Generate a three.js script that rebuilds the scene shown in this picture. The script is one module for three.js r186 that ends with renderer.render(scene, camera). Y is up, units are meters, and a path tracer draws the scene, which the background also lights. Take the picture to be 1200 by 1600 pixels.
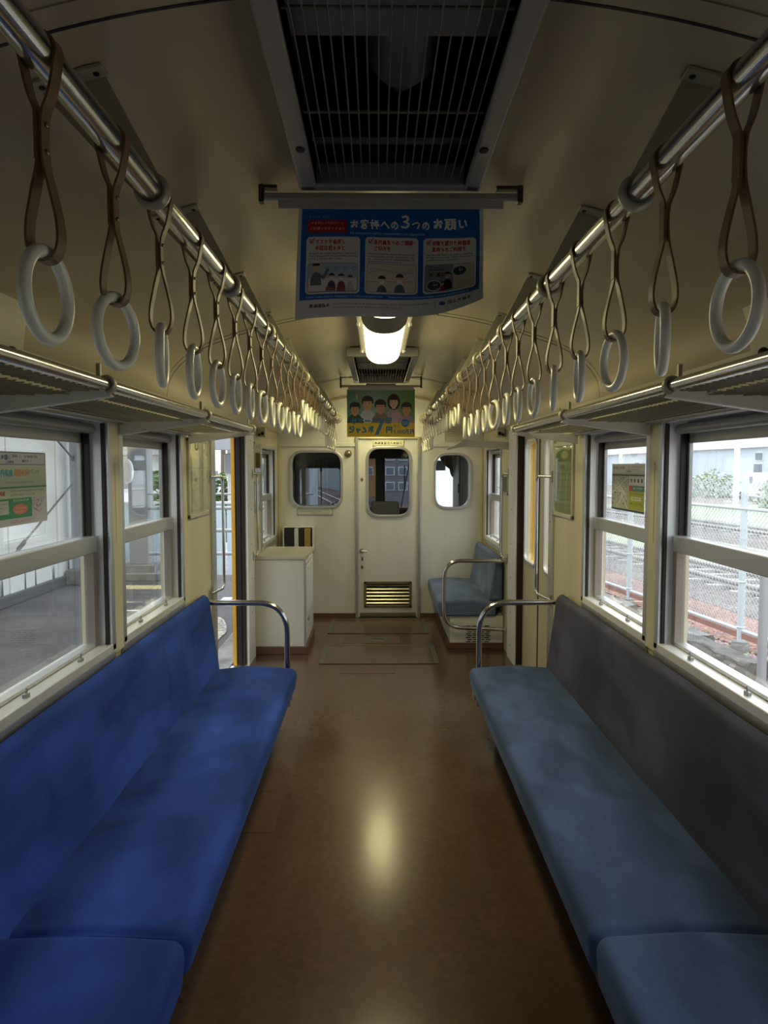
import * as THREE from 'three';
import { RoundedBoxGeometry } from 'three/addons/geometries/RoundedBoxGeometry.js';
import { mergeGeometries, toCreasedNormals } from 'three/addons/utils/BufferGeometryUtils.js';
import { RectAreaLightUniformsLib } from 'three/addons/lights/RectAreaLightUniformsLib.js';

// ---------------------------------------------------------------- camera, sky, exposure
const scene = new THREE.Scene();
const camera = new THREE.PerspectiveCamera(2 * Math.atan(800 / 1110) * 180 / Math.PI, 1200 / 1600, 0.05, 600);
camera.rotation.order = 'YXZ';
camera.position.set(-0.03, 1.48, 0);
camera.rotation.set(-0.063, -0.009, 0);
const renderer = new THREE.WebGLRenderer({ antialias: true });
renderer.toneMapping = THREE.LinearToneMapping;
renderer.toneMappingExposure = 1.0;
renderer.shadowMap.enabled = true;
RectAreaLightUniformsLib.init();
{ // overcast sky: three times as bright overhead as at the horizon, faintly blue
  const W = 128, H = 64, a = new Float32Array(W * H * 4), SKY = 4.6;
  for (let y = 0; y < H; y++) for (let x = 0; x < W; x++) {
    const s = Math.sin(((y + 0.5) / H - 0.5) * Math.PI), l = SKY * (s > 0 ? (1 + 2 * s) / 3 : 0.14), i = (y * W + x) * 4;
    a[i] = l * 0.93; a[i + 1] = l * 0.985; a[i + 2] = l * 1.06; a[i + 3] = 1;
  }
  const t = new THREE.DataTexture(a, W, H, THREE.RGBAFormat, THREE.FloatType);
  t.mapping = THREE.EquirectangularReflectionMapping; t.magFilter = THREE.LinearFilter; t.needsUpdate = true;
  scene.background = t; scene.environment = null;
}
const LAMP_GLOW = [9, 7.9, 3.7], LAMP_AREA = 13;

// ---------------------------------------------------------------- helpers
let seed = 7;
const rnd = () => { seed = (seed + 0x6d2b79f5) | 0; let t = Math.imul(seed ^ (seed >>> 15), 1 | seed); t = (t + Math.imul(t ^ (t >>> 7), 61 | t)) ^ t; return ((t ^ (t >>> 14)) >>> 0) / 4294967296; };
const rr = (a, b) => a + (b - a) * rnd();
const V = (x, y, z) => new THREE.Vector3(x, y, z);
const names = new Map();
const numbered = (n) => { const k = names.get(n) ?? 0; names.set(n, k + 1); return k ? n + '_' + String(k).padStart(3, '0') : n; };
const clean = (g) => { let h = g.index ? g.toNonIndexed() : g; for (const k of Object.keys(h.attributes)) if (!['position', 'normal', 'uv'].includes(k)) h.deleteAttribute(k); if (!h.attributes.uv) h.setAttribute('uv', new THREE.BufferAttribute(new Float32Array(h.attributes.position.count * 2), 2)); return h; };
const join = (gs) => { const l = [gs].flat(9).map(clean); return l.length === 1 ? l[0] : mergeGeometries(l); };
function boxUV(g) { // metres, by the face's main direction
  const h = g.index ? g.toNonIndexed() : g, p = h.attributes.position, uv = new Float32Array(p.count * 2), a = V(), b = V(), c = V(), n = V();
  for (let i = 0; i < p.count; i += 3) {
    a.fromBufferAttribute(p, i); b.fromBufferAttribute(p, i + 1); c.fromBufferAttribute(p, i + 2);
    n.copy(b).sub(a).cross(c.clone().sub(a));
    const ax = Math.abs(n.x), ay = Math.abs(n.y), az = Math.abs(n.z);
    [a, b, c].forEach((q, k) => { const [u, v] = ax >= ay && ax >= az ? [q.z, q.y] : ay >= az ? [q.x, q.z] : [q.x, q.y]; uv[(i + k) * 2] = u; uv[(i + k) * 2 + 1] = v; });
  }
  h.setAttribute('uv', new THREE.BufferAttribute(uv, 2)); return h;
}
function mesh(name, g, m, parent) { const o = new THREE.Mesh(g, m); o.name = parent === scene ? numbered(name) : name; o.castShadow = o.receiveShadow = true; parent.add(o); return o; }
function obj(name, gs, m, parent) { // parts are written in world places and moved into their thing's own frame
  const g = join(gs); const off = V(), q = parent; let k = q; while (k && k !== scene) { off.add(k.position); k = k.parent; }
  if (off.lengthSq()) g.translate(-off.x, -off.y, -off.z);
  return mesh(name, g, m, parent);
}
function piece(name, g, m, parent, label) { const o = obj(name, g, m, parent); if (label) o.userData.label = label; return o; }
function tag(o, label, category, group, kind) { o.userData.label = label; o.userData.category = category; if (group) o.userData.group = group; if (kind) o.userData.kind = kind; return o; }
function thing(name, label, category, pos = [0, 0, 0], group, kind) { const o = new THREE.Group(); o.name = numbered(name); o.position.set(...pos); scene.add(o); return tag(o, label, category, group, kind); }
const single = (name, gs, m, label, category, group, kind) => tag(obj(name, gs, m, scene), label, category, group, kind);
function bar(x0, x1, y0, y1, z0, z1, r = 0.002) { // box between two corners, edges rounded
  const w = Math.abs(x1 - x0), h = Math.abs(y1 - y0), d = Math.abs(z1 - z0), q = Math.min(r, w / 2.01, h / 2.01, d / 2.01);
  const g = r > 0 ? new RoundedBoxGeometry(w, h, d, 1, q) : new THREE.BoxGeometry(w, h, d);
  return boxUV(g.translate((x0 + x1) / 2, (y0 + y1) / 2, (z0 + z1) / 2));
}
const side = (s, t0, t1, y0, y1, D0, D1, r) => bar(s * (1 + t0), s * (1 + t1), y0, y1, -D0, -D1, r); // t: depth outward from the inner wall face, D: distance ahead
class Poly extends THREE.CurvePath { constructor(pts, r = 0) { super(); let a = pts[0]; for (let i = 1; i < pts.length; i++) { const p = pts[i]; if (i < pts.length - 1 && r > 0) { const k = Math.min(r, p.distanceTo(a) * 0.49 + (i === 1 ? r : 0), p.distanceTo(pts[i + 1]) * 0.9), b = p.clone().add(a.clone().sub(p).setLength(k)), c = p.clone().add(pts[i + 1].clone().sub(p).setLength(k)); this.add(new THREE.LineCurve3(a, b)); this.add(new THREE.QuadraticBezierCurve3(b, p, c)); a = c; } else { this.add(new THREE.LineCurve3(a, p)); a = p; } } } }
function tube(pts, r, bend = 0, seg = 10, steps) { // pipe along straight runs with rounded bends
  const c = new Poly(pts, bend); const n = steps ?? (bend ? 12 * pts.length : 4);
  return new THREE.TubeGeometry(c, n, r, seg, false);
}
function rod(a, b, r, seg = 8) { const d = b.clone().sub(a), g = new THREE.CylinderGeometry(r, r, d.length(), seg); g.applyQuaternion(new THREE.Quaternion().setFromUnitVectors(V(0, 1, 0), d.normalize())); const m = a.clone().add(b).multiplyScalar(0.5); return g.translate(m.x, m.y, m.z); }
function wire(a, b, r) { return rod(a, b, r, 4); }
function rrect(x0, x1, y0, y1, r, T = THREE.Shape) { const s = new T(); s.moveTo(x0 + r, y0); s.lineTo(x1 - r, y0); s.quadraticCurveTo(x1, y0, x1, y0 + r); s.lineTo(x1, y1 - r); s.quadraticCurveTo(x1, y1, x1 - r, y1); s.lineTo(x0 + r, y1); s.quadraticCurveTo(x0, y1, x0, y1 - r); s.lineTo(x0, y0 + r); s.quadraticCurveTo(x0, y0, x0 + r, y0); return s; }
const rect = (x0, x1, y0, y1, T = THREE.Shape) => { const s = new T(); s.moveTo(x0, y0); s.lineTo(x1, y0); s.lineTo(x1, y1); s.lineTo(x0, y1); s.lineTo(x0, y0); return s; };
const ex = (shape, depth, o = {}) => new THREE.ExtrudeGeometry(shape, { depth, bevelEnabled: false, curveSegments: 10, ...o });
function flip(g) { const h = clean(g), p = h.attributes.position, n = h.attributes.normal, u = h.attributes.uv; for (let i = 0; i < p.count; i++) { p.setX(i, -p.getX(i)); n.setX(i, -n.getX(i)); } for (let i = 0; i < p.count; i += 3) for (const a of [p, n, u]) for (let k = 0; k < a.itemSize; k++) { const j = (i + 1) * a.itemSize + k, l = (i + 2) * a.itemSize + k, v = a.array[j]; a.array[j] = a.array[l]; a.array[l] = v; } return h; }
function wallward(g, s) { // a shape drawn in (D, y), thickness outward, stood on the side wall
  const h = g.clone().applyMatrix4(new THREE.Matrix4().makeBasis(V(0, 0, -1), V(0, 1, 0), V(1, 0, 0))).translate(1, 0, 0);
  return boxUV(s > 0 ? h : flip(h));
}
function ring(x0, x1, y0, y1, r, w, depth, bev = 0.004) { const s = rrect(x0 - w, x1 + w, y0 - w, y1 + w, r + w); s.holes.push(rrect(x0, x1, y0, y1, r, THREE.Path)); return ex(s, depth, { bevelEnabled: bev > 0, bevelSize: bev, bevelThickness: bev, bevelSegments: 2 }); }
function hash(x, y, s) { let h = Math.imul(x, 374761393) + Math.imul(y, 668265263) + Math.imul(s, 974711); h = Math.imul(h ^ (h >>> 13), 1274126177); return ((h ^ (h >>> 16)) >>> 0) / 4294967296; }
function noise2(x, y, s, p) { const xi = Math.floor(x), yi = Math.floor(y), f = x - xi, g = y - yi, u = f * f * (3 - 2 * f), v = g * g * (3 - 2 * g), w = (a) => (p ? ((a % p) + p) % p : a); const a = hash(w(xi), w(yi), s), b = hash(w(xi + 1), w(yi), s), c = hash(w(xi), w(yi + 1), s), d = hash(w(xi + 1), w(yi + 1), s); return a + (b - a) * u + (c - a) * v + (a - b - c + d) * u * v; }
function fbm(x, y, s, oct = 4, p = 0) { let t = 0, a = 0.5, n = 0; for (let i = 0; i < oct; i++) { t += a * noise2(x, y, s + i, p); n += a; a *= 0.5; x *= 2; y *= 2; p *= 2; } return t / n; }
function texture(size, f, metres, srgb = true) { // tiling texture, f(u, v) gives grey or [r, g, b] in 0..1, u and v in 0..1
  const d = new Uint8Array(size * size * 4);
  for (let y = 0; y < size; y++) for (let x = 0; x < size; x++) { const c = f(x / size, y / size), i = (y * size + x) * 4; for (let k = 0; k < 3; k++) d[i + k] = 255 * Math.min(1, Math.max(0, c.length ? c[k] : c)); d[i + 3] = 255; }
  const t = new THREE.DataTexture(d, size, size); t.wrapS = t.wrapT = THREE.RepeatWrapping; t.magFilter = THREE.LinearFilter; t.repeat.set(1 / metres, 1 / metres); if (srgb) t.colorSpace = THREE.SRGBColorSpace; t.needsUpdate = true; return t;
}
function canvasTex(w, h, draw) { const c = document.createElement('canvas'); c.width = w; c.height = h; draw(c.getContext('2d'), w, h); const t = new THREE.CanvasTexture(c); t.colorSpace = THREE.SRGBColorSpace; return t; }
const std = (color, roughness = 0.6, metalness = 0, o = {}) => { const m = new THREE.MeshPhysicalMaterial({ roughness, metalness, ...o }); Array.isArray(color) ? m.color.setRGB(...color) : m.color.set(color); return m; };

// ---------------------------------------------------------------- materials
const grime = (s, lo, amp, f) => (u, v) => lo + amp * fbm(u * f, v * f, s, 5, f);
const M = {};
const wallTex = texture(512, (u, v) => { const n = fbm(u * 6, v * 3, 3, 5, 6), k = fbm(u * 40, v * 4, 9, 3, 40); const l = 0.9 + 0.1 * n - 0.06 * Math.max(0, k - 0.55); return [l, l * 0.995, l * (0.97 + 0.03 * n)]; }, 1.6);
M.wall = std([0.67, 0.62, 0.44], 0.38, 0, { map: wallTex });
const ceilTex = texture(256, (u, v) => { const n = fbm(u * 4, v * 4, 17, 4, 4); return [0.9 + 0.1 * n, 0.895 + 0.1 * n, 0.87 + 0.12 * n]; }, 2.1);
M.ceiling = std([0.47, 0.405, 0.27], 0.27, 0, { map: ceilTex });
M.white = std([0.76, 0.77, 0.73], 0.38, 0, { map: wallTex });
M.alu = std([0.60, 0.61, 0.62], 0.34, 0.75, { roughnessMap: texture(256, grime(5, 0.75, 0.5, 8), 0.5, false) });
M.aluPale = std([0.82, 0.83, 0.84], 0.4, 0.12);
M.sill = std([0.74, 0.75, 0.72], 0.24, 0.35);
M.stile = std([0.28, 0.24, 0.20], 0.4, 0.3);
M.sillSkyLit = std([0.94, 0.94, 0.94], 0.3, 0.45);  // sill copy whitened to carry the sky reflected on the right side
M.aluDark = std([0.33, 0.33, 0.33], 0.42, 0.7);
M.chrome = std([0.62, 0.62, 0.63], 0.16, 1);
M.rail = std([0.60, 0.60, 0.59], 0.2, 1, { roughnessMap: texture(256, grime(8, 0.7, 0.8, 12), 0.4, false) });
M.brass = std([0.30, 0.26, 0.17], 0.4, 0.8);
M.black = std([0.012, 0.011, 0.011], 0.6);
M.rubber = std([0.022, 0.014, 0.012], 0.55);
M.duct = std([0.10, 0.10, 0.10], 0.6);
M.fanGrey = std([0.17, 0.175, 0.18], 0.45, 0.3);
M.grilleFrame = std([0.30, 0.29, 0.27], 0.4, 0.35);
M.leather = std([0.25, 0.145, 0.062], 0.5, 0, { map: texture(256, (u, v) => { const n = 0.78 + 0.22 * fbm(u * 16, v * 16, 14, 4, 16); return [n, n, n]; }, 0.15), sheen: 0.2 });
M.leatherPale = std([0.30, 0.19, 0.085], 0.45);
M.ring = std([0.90, 0.88, 0.74], 0.28, 0, { clearcoat: 0.3, clearcoatRoughness: 0.25, map: texture(128, (u, v) => { const n = 0.94 + 0.06 * fbm(u * 8, v * 8, 4, 3, 8); return [n, n, n * 0.99]; }, 0.1) });
M.mesh = std([0.20, 0.18, 0.12], 0.4, 0.5);
const floorTex = texture(1024, (u, v) => { const n = fbm(u * 4, v * 4, 31, 5, 4), f = fbm(u * 128, v * 128, 32, 2, 128), k = fbm(u * 16, v * 5, 33, 3, 16); const l = 0.76 + 0.2 * n + 0.1 * (f - 0.5) - 0.12 * Math.max(0, k - 0.6); return [l, l * (0.98 + 0.03 * n), l * (0.95 + 0.08 * n)]; }, 2.3);
M.floor = std([0.145, 0.084, 0.052], 0.2, 0, { map: floorTex, roughnessMap: texture(512, (u, v) => 0.75 + 0.6 * fbm(u * 10, v * 6, 41, 5, 10), 1.7, false), specularIntensity: 0.8 });
M.floorPatch = std([0.14, 0.075, 0.048], 0.34, 0, { map: floorTex });
const nap = (s) => texture(512, (u, v) => { const w = fbm(u * 5, v * 5, s, 3, 5), n = fbm(u * 9 + w * 1.2, v * 3 + w * 1.5, s + 3, 5, 0), f = hash(Math.floor(u * 512), Math.floor(v * 512), s); const e = Math.min(u, 1 - u, v, 1 - v) * 12, q = Math.min(1, e); const l = 0.6 + 0.46 * (n * q + 0.5 * (1 - q)) + 0.07 * (f - 0.5); return [l * 0.97, l * 0.98, l]; }, 1.1);
const velourBump = texture(256, (u, v) => hash(Math.floor(u * 256), Math.floor(v * 256), 77) * 0.6 + 0.4 * fbm(u * 32, v * 32, 79, 2, 32), 0.18, false);
M.velour = std([0.05, 0.115, 0.46], 0.95, 0, { map: nap(50), sheen: 0.5, sheenRoughness: 0.5, sheenColor: new THREE.Color(0.10, 0.18, 0.55), bumpMap: velourBump, bumpScale: 0.0006, specularIntensity: 0.3 });
M.velourBacklit = std([0.105, 0.158, 0.33], 0.9, 0, { map: nap(60), sheen: 0.7, sheenRoughness: 0.45, sheenColor: new THREE.Color(0.22, 0.32, 0.5), bumpMap: velourBump, bumpScale: 0.0006, specularIntensity: 0.4 });  // same velour as the left bench, desaturated to carry backlit window sheen
M.velourWindowLit = std([0.20, 0.265, 0.42], 0.9, 0, { map: nap(60), sheen: 0.5, sheenColor: new THREE.Color(0.3, 0.36, 0.5), bumpMap: velourBump, bumpScale: 0.0006, specularIntensity: 0.4 });  // same velour, lightened to carry end-window light on the short seat
M.velourShaded = std([0.10, 0.10, 0.15], 0.62, 0, { map: nap(70), sheen: 1, sheenRoughness: 0.35, sheenColor: new THREE.Color(0.34, 0.38, 0.85), bumpMap: velourBump, bumpScale: 0.0006, specularIntensity: 0.4 });  // same velour, greyed for the weakly lit backrest, sheen raised for grazing light
M.kick = std([0.10, 0.085, 0.075], 0.6);
M.glass = std([0.97, 0.985, 0.98], 0, 0, { transmission: 1, thickness: 0, ior: 1.5 });
M.glassTint = std([0.46, 0.48, 0.50], 0, 0, { transmission: 1, thickness: 0, ior: 1.5 });
M.acrylic = M.glass;
M.paper = std([0.72, 0.71, 0.68], 0.7);
M.yellow = std([0.70, 0.40, 0.03], 0.4);
M.brownTrim = std([0.13, 0.06, 0.04], 0.5);
M.tan = std([0.42, 0.25, 0.06], 0.6);
M.diffuser = std([0.8, 0.8, 0.74], 0.5); M.diffuser.emissive.setRGB(...LAMP_GLOW);
M.cabDark = std([0.035, 0.036, 0.035], 0.6);
M.cabGrey = std([0.16, 0.16, 0.17], 0.5);
M.platform = std([0.17, 0.168, 0.17], 0.85, 0, { map: texture(512, (u, v) => { const n = fbm(u * 5, v * 5, 81, 5, 5), f = fbm(u * 90, v * 90, 83, 2, 90); const l = 0.7 + 0.25 * n + 0.2 * (f - 0.5); return [l, l * 0.99, l * 0.98]; }, 2) });
M.sheet = std([0.78, 0.79, 0.79], 0.5, 0, { map: texture(512, (u, v) => { const n = fbm(u * 3, v * 8, 91, 4, 3), d = fbm(u * 24, v * 2, 93, 4, 24); const l = 0.93 + 0.07 * n - 0.12 * Math.max(0, d - 0.55); return [l, l, l * 0.99]; }, 2.2) });
M.steel = std([0.36, 0.37, 0.39], 0.55, 0.3);
M.steelDark = std([0.13, 0.13, 0.14], 0.6, 0.2);
M.railing = std([0.42, 0.45, 0.48], 0.5, 0.2);
M.blueSheet = std([0.62, 0.76, 0.84], 0.6);
M.concrete = std([0.38, 0.37, 0.35], 0.9, 0, { map: texture(256, grime(95, 0.6, 0.5, 6), 0.8) });
M.fence = std([0.66, 0.73, 0.77], 0.5, 0.2);
M.gravel = std([0.52, 0.475, 0.45], 0.95, 0, { map: texture(512, (u, v) => { const n = fbm(u * 60, v * 60, 101, 3, 60), m = fbm(u * 5, v * 5, 104, 4, 5); const l = 0.45 + 0.7 * (n - 0.25) + 0.3 * m; return [l, l * 0.96, l * 0.92]; }, 2.4) });
M.ballast = std([0.33, 0.30, 0.31], 0.95, 0, { map: M.gravel.map });
M.redBallast = std([0.52, 0.30, 0.265], 0.95, 0, { map: M.gravel.map });
M.grassy = std([0.60, 0.60, 0.54], 0.95, 0, { map: texture(512, (u, v) => { const n = fbm(u * 30, v * 30, 111, 4, 30), m = fbm(u * 4, v * 4, 112, 4, 4); return [0.72 + 0.4 * n * m, 0.78 + 0.24 * n, 0.68 + 0.36 * n * m]; }, 5) });
M.leaf = std([0.13, 0.24, 0.07], 0.7, 0, { side: THREE.DoubleSide });
M.leaf2 = std([0.50, 0.55, 0.42], 0.7, 0, { side: THREE.DoubleSide });
M.bark = std([0.12, 0.09, 0.06], 0.9);
M.railSteel = std([0.40, 0.36, 0.34], 0.4, 0.5);
M.sleeper = std([0.40, 0.37, 0.36], 0.9);
M.building = std([0.60, 0.68, 0.76], 0.7);
M.buildingPale = std([0.82, 0.85, 0.88], 0.7);
M.winDark = std([0.20, 0.24, 0.30], 0.25);
M.tactile = std([0.62, 0.50, 0.25], 0.8);

// ---------------------------------------------------------------- lettering: strokes on a ten by ten grid (x, y digits), ~ for rounded ones
const GLYPH = {
  お: '~1363 4147281735757867 7284', へ: '164298', の: '~52472816235274867859', つ: '~1452838568', い: '~22264857 728586', マ: '128256 3568', ス: '22725519 5588', ク: '4115 33736629',
  を: '~1272 41264456 8445475979', し: '~3137496876', '、': '2839', は: '2129 4383 6168 68487789', め: '~224567 61472819255373876869', え: '4151 24741955 5568 6889', に: '~2129 5383 475979', ご: '~2363 27385878 7172 8182',
  で: '~138353466979 7576 8586', た: '~1353 4118 5484 575979', け: '~2128 4383 717658', と: '~3155 843427396989', う: '~3161 2453847649', だ: '~1353 4118 5484 575979 7172 8182', く: '~71254879', り: '~2226 717649', さ: '~1383 4168 365879',
  サ: '1484 3137 717659', ー: '1585', ジ: '2133 1345 196884 6172 7182', ャ: '2585 8566 3449', ン: '2244 197853', ボ: '1383 5159 3517 6587 7172 8182', ミ: '2273 2474 2778', ニ: '2272 1787', リ: '3136 717659', ッ: '2436 4456 8449', '・': '4555',
  客: '5051 13118183 4226 3464 6418 4477 3666 3639 6669 3969', 様: '2029 0343 2316 2344 5162 8172 4383 4595 4696 6379', 願: '0141 1117 1709 2343 2545 2339 1749 5191 7162 6393 6368 6898 9398 6595 6696 6859 8899', 着: '3142 7162 1383 2575 0696 5127 3789 3739 8789 3969',
  用: '1181 1119 8189 1484 1686 5159', 会: '5015 5095 3464 2686 4629 6878', 話: '1131 0343 1535 1636 18383919 5191 5393 7176 5696 5659 9699 5999', 控: '2129 0343 0745 6061 4143 9193 4191 5336 8395 4696 6669 4999', 車: '1181 2373 2376 7376 2676 0898 5059 2474', 内: '1219 1282 8289 5052 5226 4476',
  換: '2129 0343 0745 5142 5173 4346 8386 4383 3797 6469 5639 6799', 気: '3013 2282 2474 1676 7679 7999 2658 5629', 理: '1141 1444 0848 2128 5191 5155 9195 5393 5595 7179 5797 4999', 解: '2012 1343 1319 4349 1545 1747 5191 7155 9194 5797 5595 7579', 協: '2029 0444 4292 6052 9295 4696 5648 7678', 力: '1383 83797969 4044 4419',
  混: '1122 1425 1928 4191 4145 9195 4393 4595 4649 4767 7679 7989 9686', 雑: '0242 2216 4246 2048 0646 2629 6042 5255 7172 5292 5494 5696 5898 5259 7278', 避: '1141 4143 1143 1119 2545 2548 4548 2848 6061 5191 6273 8273 5393 7379 5596 0999', 時: '1131 1118 3138 1434 1838 6163 5292 4494 4696 7579 5668', 間: '1119 1141 4144 1444 1242 6191 9199 6164 6494 6292 3676 3639 7679 3979 3878',
  帯: '1282 3033 5053 7073 3373 1517 1585 8587 3739 3777 7779 5659', 両: '1181 1319 1383 8389 5157 3537 7577 3777', 利: '4112 0444 2129 2406 2446 6166 91999989', 乗: '6021 1383 5059 3336 7376 1585 0696 5518 5598', 務: '1141 4123 1444 2429 0747 7052 5292 8246 5386 4797 6749', 員: '3161 3133 6163 3363 2474 2428 7478 2575 2676 2878 3819 6889',
  室: '5051 13118183 2474 4426 2676 5559 2878 0999', 立: '5052 1383 3547 7557 0999', 入: '4051 5109 4499', 断: '1119 1949 3138 1444 3426 3446 8162 6269 6494 8489', 三: '2171 2575 0999', 岐: '2026 0306 4346 0646 7174 5393 5585 8549 5799', 鉄: '2003 2043 1444 0646 2228 0849 6152 5292 4595 7259 6499', 道: '4152 7162 3292 4448 4494 9498 4696 4898 1122 0425 2518 1999',
  連: '3191 6068 4393 4346 9396 4696 3797 1122 0425 2518 1999', 絡: '2011 1131 3114 0444 2229 0739 6152 5183 8347 5499 5696 5659 9699 5999', 国: '1119 1191 9199 1999 3373 3575 3878 5358', 土: '2474 5059 0999', 交: '5051 1282 3324 6384 7319 3389', 通: '4182 8263 4449 4494 9499 4696 4898 6469 1122 0425 2518 1999', 省: '5053 3134 7174 5315 3575 3539 7579 3777 3979',
  億: '2004 1219 6061 4191 5254 8284 3494 5585 5558 8588 5888 4939 6978', 円: '1119 1181 8189 1585 5155', 万: '1181 3474 74797958 4109', 防: '1119 1141 4133 3345 4525 6061 4393 6349 6585 8589 8979', 止: '5059 5585 2429 0999', 科: '4112 0444 2129 2406 2446 5162 5475 4797 7179', 病: '5051 1282 1217 1709 0415 2474 2529 2575 7579 4546 4638 4668',
};
function jt(g, text, x, y, s, color, w = 0.1, sx = 1) { // writes text with its top left at (x, y); returns the end
  g.strokeStyle = g.fillStyle = color; g.lineCap = g.lineJoin = 'round'; g.lineWidth = s * w;
  for (const ch of text) {
    const d = GLYPH[ch];
    if (d) {
      const q = s * 0.092, at = (t, i) => [x + (+t[i] + 0.5) * q * sx, y + (+t[i + 1] + 0.4) * q];
      for (const k of d.replace('~', '').split(' ')) {
        const p = []; for (let i = 0; i + 1 < k.length; i += 2) p.push(at(k, i));
        g.beginPath(); g.moveTo(...p[0]);
        if (d[0] === '~' && p.length > 2) { for (let i = 1; i < p.length - 1; i++) g.quadraticCurveTo(...p[i], (p[i][0] + p[i + 1][0]) / 2, (p[i][1] + p[i + 1][1]) / 2); g.lineTo(...p[p.length - 1]); } else for (let i = 1; i < p.length; i++) g.lineTo(...p[i]);
        g.stroke();
      }
      x += s * sx;
    } else { g.font = 'bold ' + s + 'px sans-serif'; g.save(); g.translate(x, y + s * 0.86); g.scale(sx, 1); g.fillText(ch, 0, 0); x += g.measureText(ch).width * sx; g.restore(); }
  }
  return x;
}
function small(g, x, y, w, h, color, lines = 1, gap = 1.6) { // print too small to read: fine ticks in lines
  g.fillStyle = color; for (let l = 0; l < lines; l++) { let q = x; const end = x + w * (l === lines - 1 && lines > 1 ? 0.7 : 1); while (q < end) { const k = h * (0.5 + 0.5 * rnd()); g.fillRect(q, y + l * h * gap, k * 0.3, h); g.fillRect(q, y + l * h * gap + h * rr(0, 0.7), k * 0.8, h * 0.22); q += h * (rnd() < 0.1 ? 1.4 : 0.95); } }
}
const printed = (tex, rough = 0.55) => std([1, 1, 1], rough, 0, { map: tex });

// ---------------------------------------------------------------- car shell
const END = 6.93, BACK = 1.5, WIN = [[-0.22, 0.61], [0.75, 1.58], [1.72, 2.55], [2.69, 3.49]], WEND = [5.92, 6.70], SILL = 0.835, HEAD = 1.645, DOOR = [4.2, 5.22], DTOP = 1.75;
const setting = (o, label, category) => tag(o, label, category, null, 'structure');
setting(obj('floor', bar(-1.1, 1.1, -0.08, 0, BACK, -8.5, 0), M.floor, scene), 'glossy brown linoleum floor of the tram aisle', 'floor');
// side walls, extruded with their window and door openings
function wallShape() {
  const s = new THREE.Shape(); s.moveTo(-BACK, 0); s.lineTo(DOOR[0], 0); s.lineTo(DOOR[0], DTOP); s.lineTo(DOOR[1], DTOP); s.lineTo(DOOR[1], 0); s.lineTo(END + 0.06, 0); s.lineTo(END + 0.06, 1.86); s.lineTo(-BACK, 1.86); s.lineTo(-BACK, 0);
  for (const [a, b] of [...WIN, WEND]) s.holes.push(rect(a, b, SILL, HEAD, THREE.Path));
  return ex(s, 0.1);
}
const wallGeo = wallShape();
const wallL = setting(obj('wall_left', wallward(wallGeo, -1), M.wall, scene), 'cream painted side wall behind the deep blue bench', 'wall');
const wallR = setting(obj('wall_right', wallward(wallGeo, 1), M.wall, scene), 'cream painted side wall behind the grey-blue bench', 'wall');
for (const [s, w] of [[-1, wallL], [1, wallR]]) {
  obj('head_rail', side(s, -0.012, 0.0, 1.655, 1.69, -BACK, 4.16), M.wall, w);
  for (const [a, b] of [[0.62, 0.74], [1.6, 1.7], [2.575, 2.665]]) { // pillar covers with their printed strip
    const p = obj('pillar_cover', side(s, -0.01, 0, 0.8, 1.655, a, b), M.wall, w);
    if (a > 1) obj('caution_strip', side(s, -0.0115, -0.0098, 1.2, 1.5, (a + b) / 2 - 0.012, (a + b) / 2 + 0.012, 0), printed(canvasTex(64, 512, (g, W, H) => { g.fillStyle = '#cfc8a6'; g.fillRect(0, 0, W, H); g.strokeStyle = '#7d7a68'; g.lineWidth = 4; g.strokeRect(6, 6, W - 12, H - 12); for (let i = 0; i < 16; i++) jt(g, '防止用車内立入断止用両立内止'[i % 14], 18, 18 + i * 30, 28, '#6b6a5c', 0.1); })), p);
  }
  for (const [a, b, n] of [[4.115, 4.2, 1], [5.22, 5.5, 2]]) { // metal door posts with rivets
    const p = obj('door_post', side(s, -0.016, 0.0, 0.0, 1.76, a, b, 0.004), n > 1 ? M.aluPale : M.alu, w);
    const q = []; for (let i = 0; i < 7; i++) { const c = new THREE.SphereGeometry(0.006, 8, 4).scale(0.5, 1, 1).translate(s * 0.983, 0.12 + i * 0.26, -((a + b) / 2)); q.push(c); }
    for (const c of q) obj('rivet', c, M.aluDark, p);
  }
  obj('kick_strip', side(s, -0.006, 0, 0, 0.07, -BACK, 4.1), M.brownTrim, w);
  obj('lining_joint', side(s, -0.004, 0, 1.69, 1.84, 4.02, 4.035, 0), M.brass, w);
}
// ceiling: an arch lofted along the car, open above the two fans
const ARC = [[0, 2.19], [0.2, 2.183], [0.4, 2.155], [0.55, 2.12], [0.7, 2.075], [0.82, 2.03], [0.92, 1.965], [0.98, 1.89], [1.0, 1.8]];
const arcY = (x) => { x = Math.abs(x); for (let i = 1; i < ARC.length; i++) if (x <= ARC[i][0]) { const [a, b] = [ARC[i - 1], ARC[i]]; return a[1] + (b[1] - a[1]) * (x - a[0]) / (b[0] - a[0]); } return 1.8; };
const arcCurve = new THREE.CatmullRomCurve3([...ARC.slice(1).reverse().map(([x, y]) => V(-x, y, 0)), ...ARC.map(([x, y]) => V(x, y, 0))]).getPoints(60);
function archShape(x0, x1, lift = 0, thick = 0.05) { const p = arcCurve.filter((q) => q.x >= x0 - 1e-6 && q.x <= x1 + 1e-6); const s = new THREE.Shape(); if (p[0].x > x0) p.unshift(V(x0, arcY(x0), 0)); if (p[p.length - 1].x < x1) p.push(V(x1, arcY(x1), 0)); s.moveTo(p[0].x, p[0].y - lift); for (const q of p.slice(1)) s.lineTo(q.x, q.y - lift); for (const q of p.reverse()) s.lineTo(q.x * (thick > 0.03 ? 1.09 : 1), q.y - lift + thick); s.lineTo(p[p.length - 1].x, p[p.length - 1].y - lift); return s; }
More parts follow.
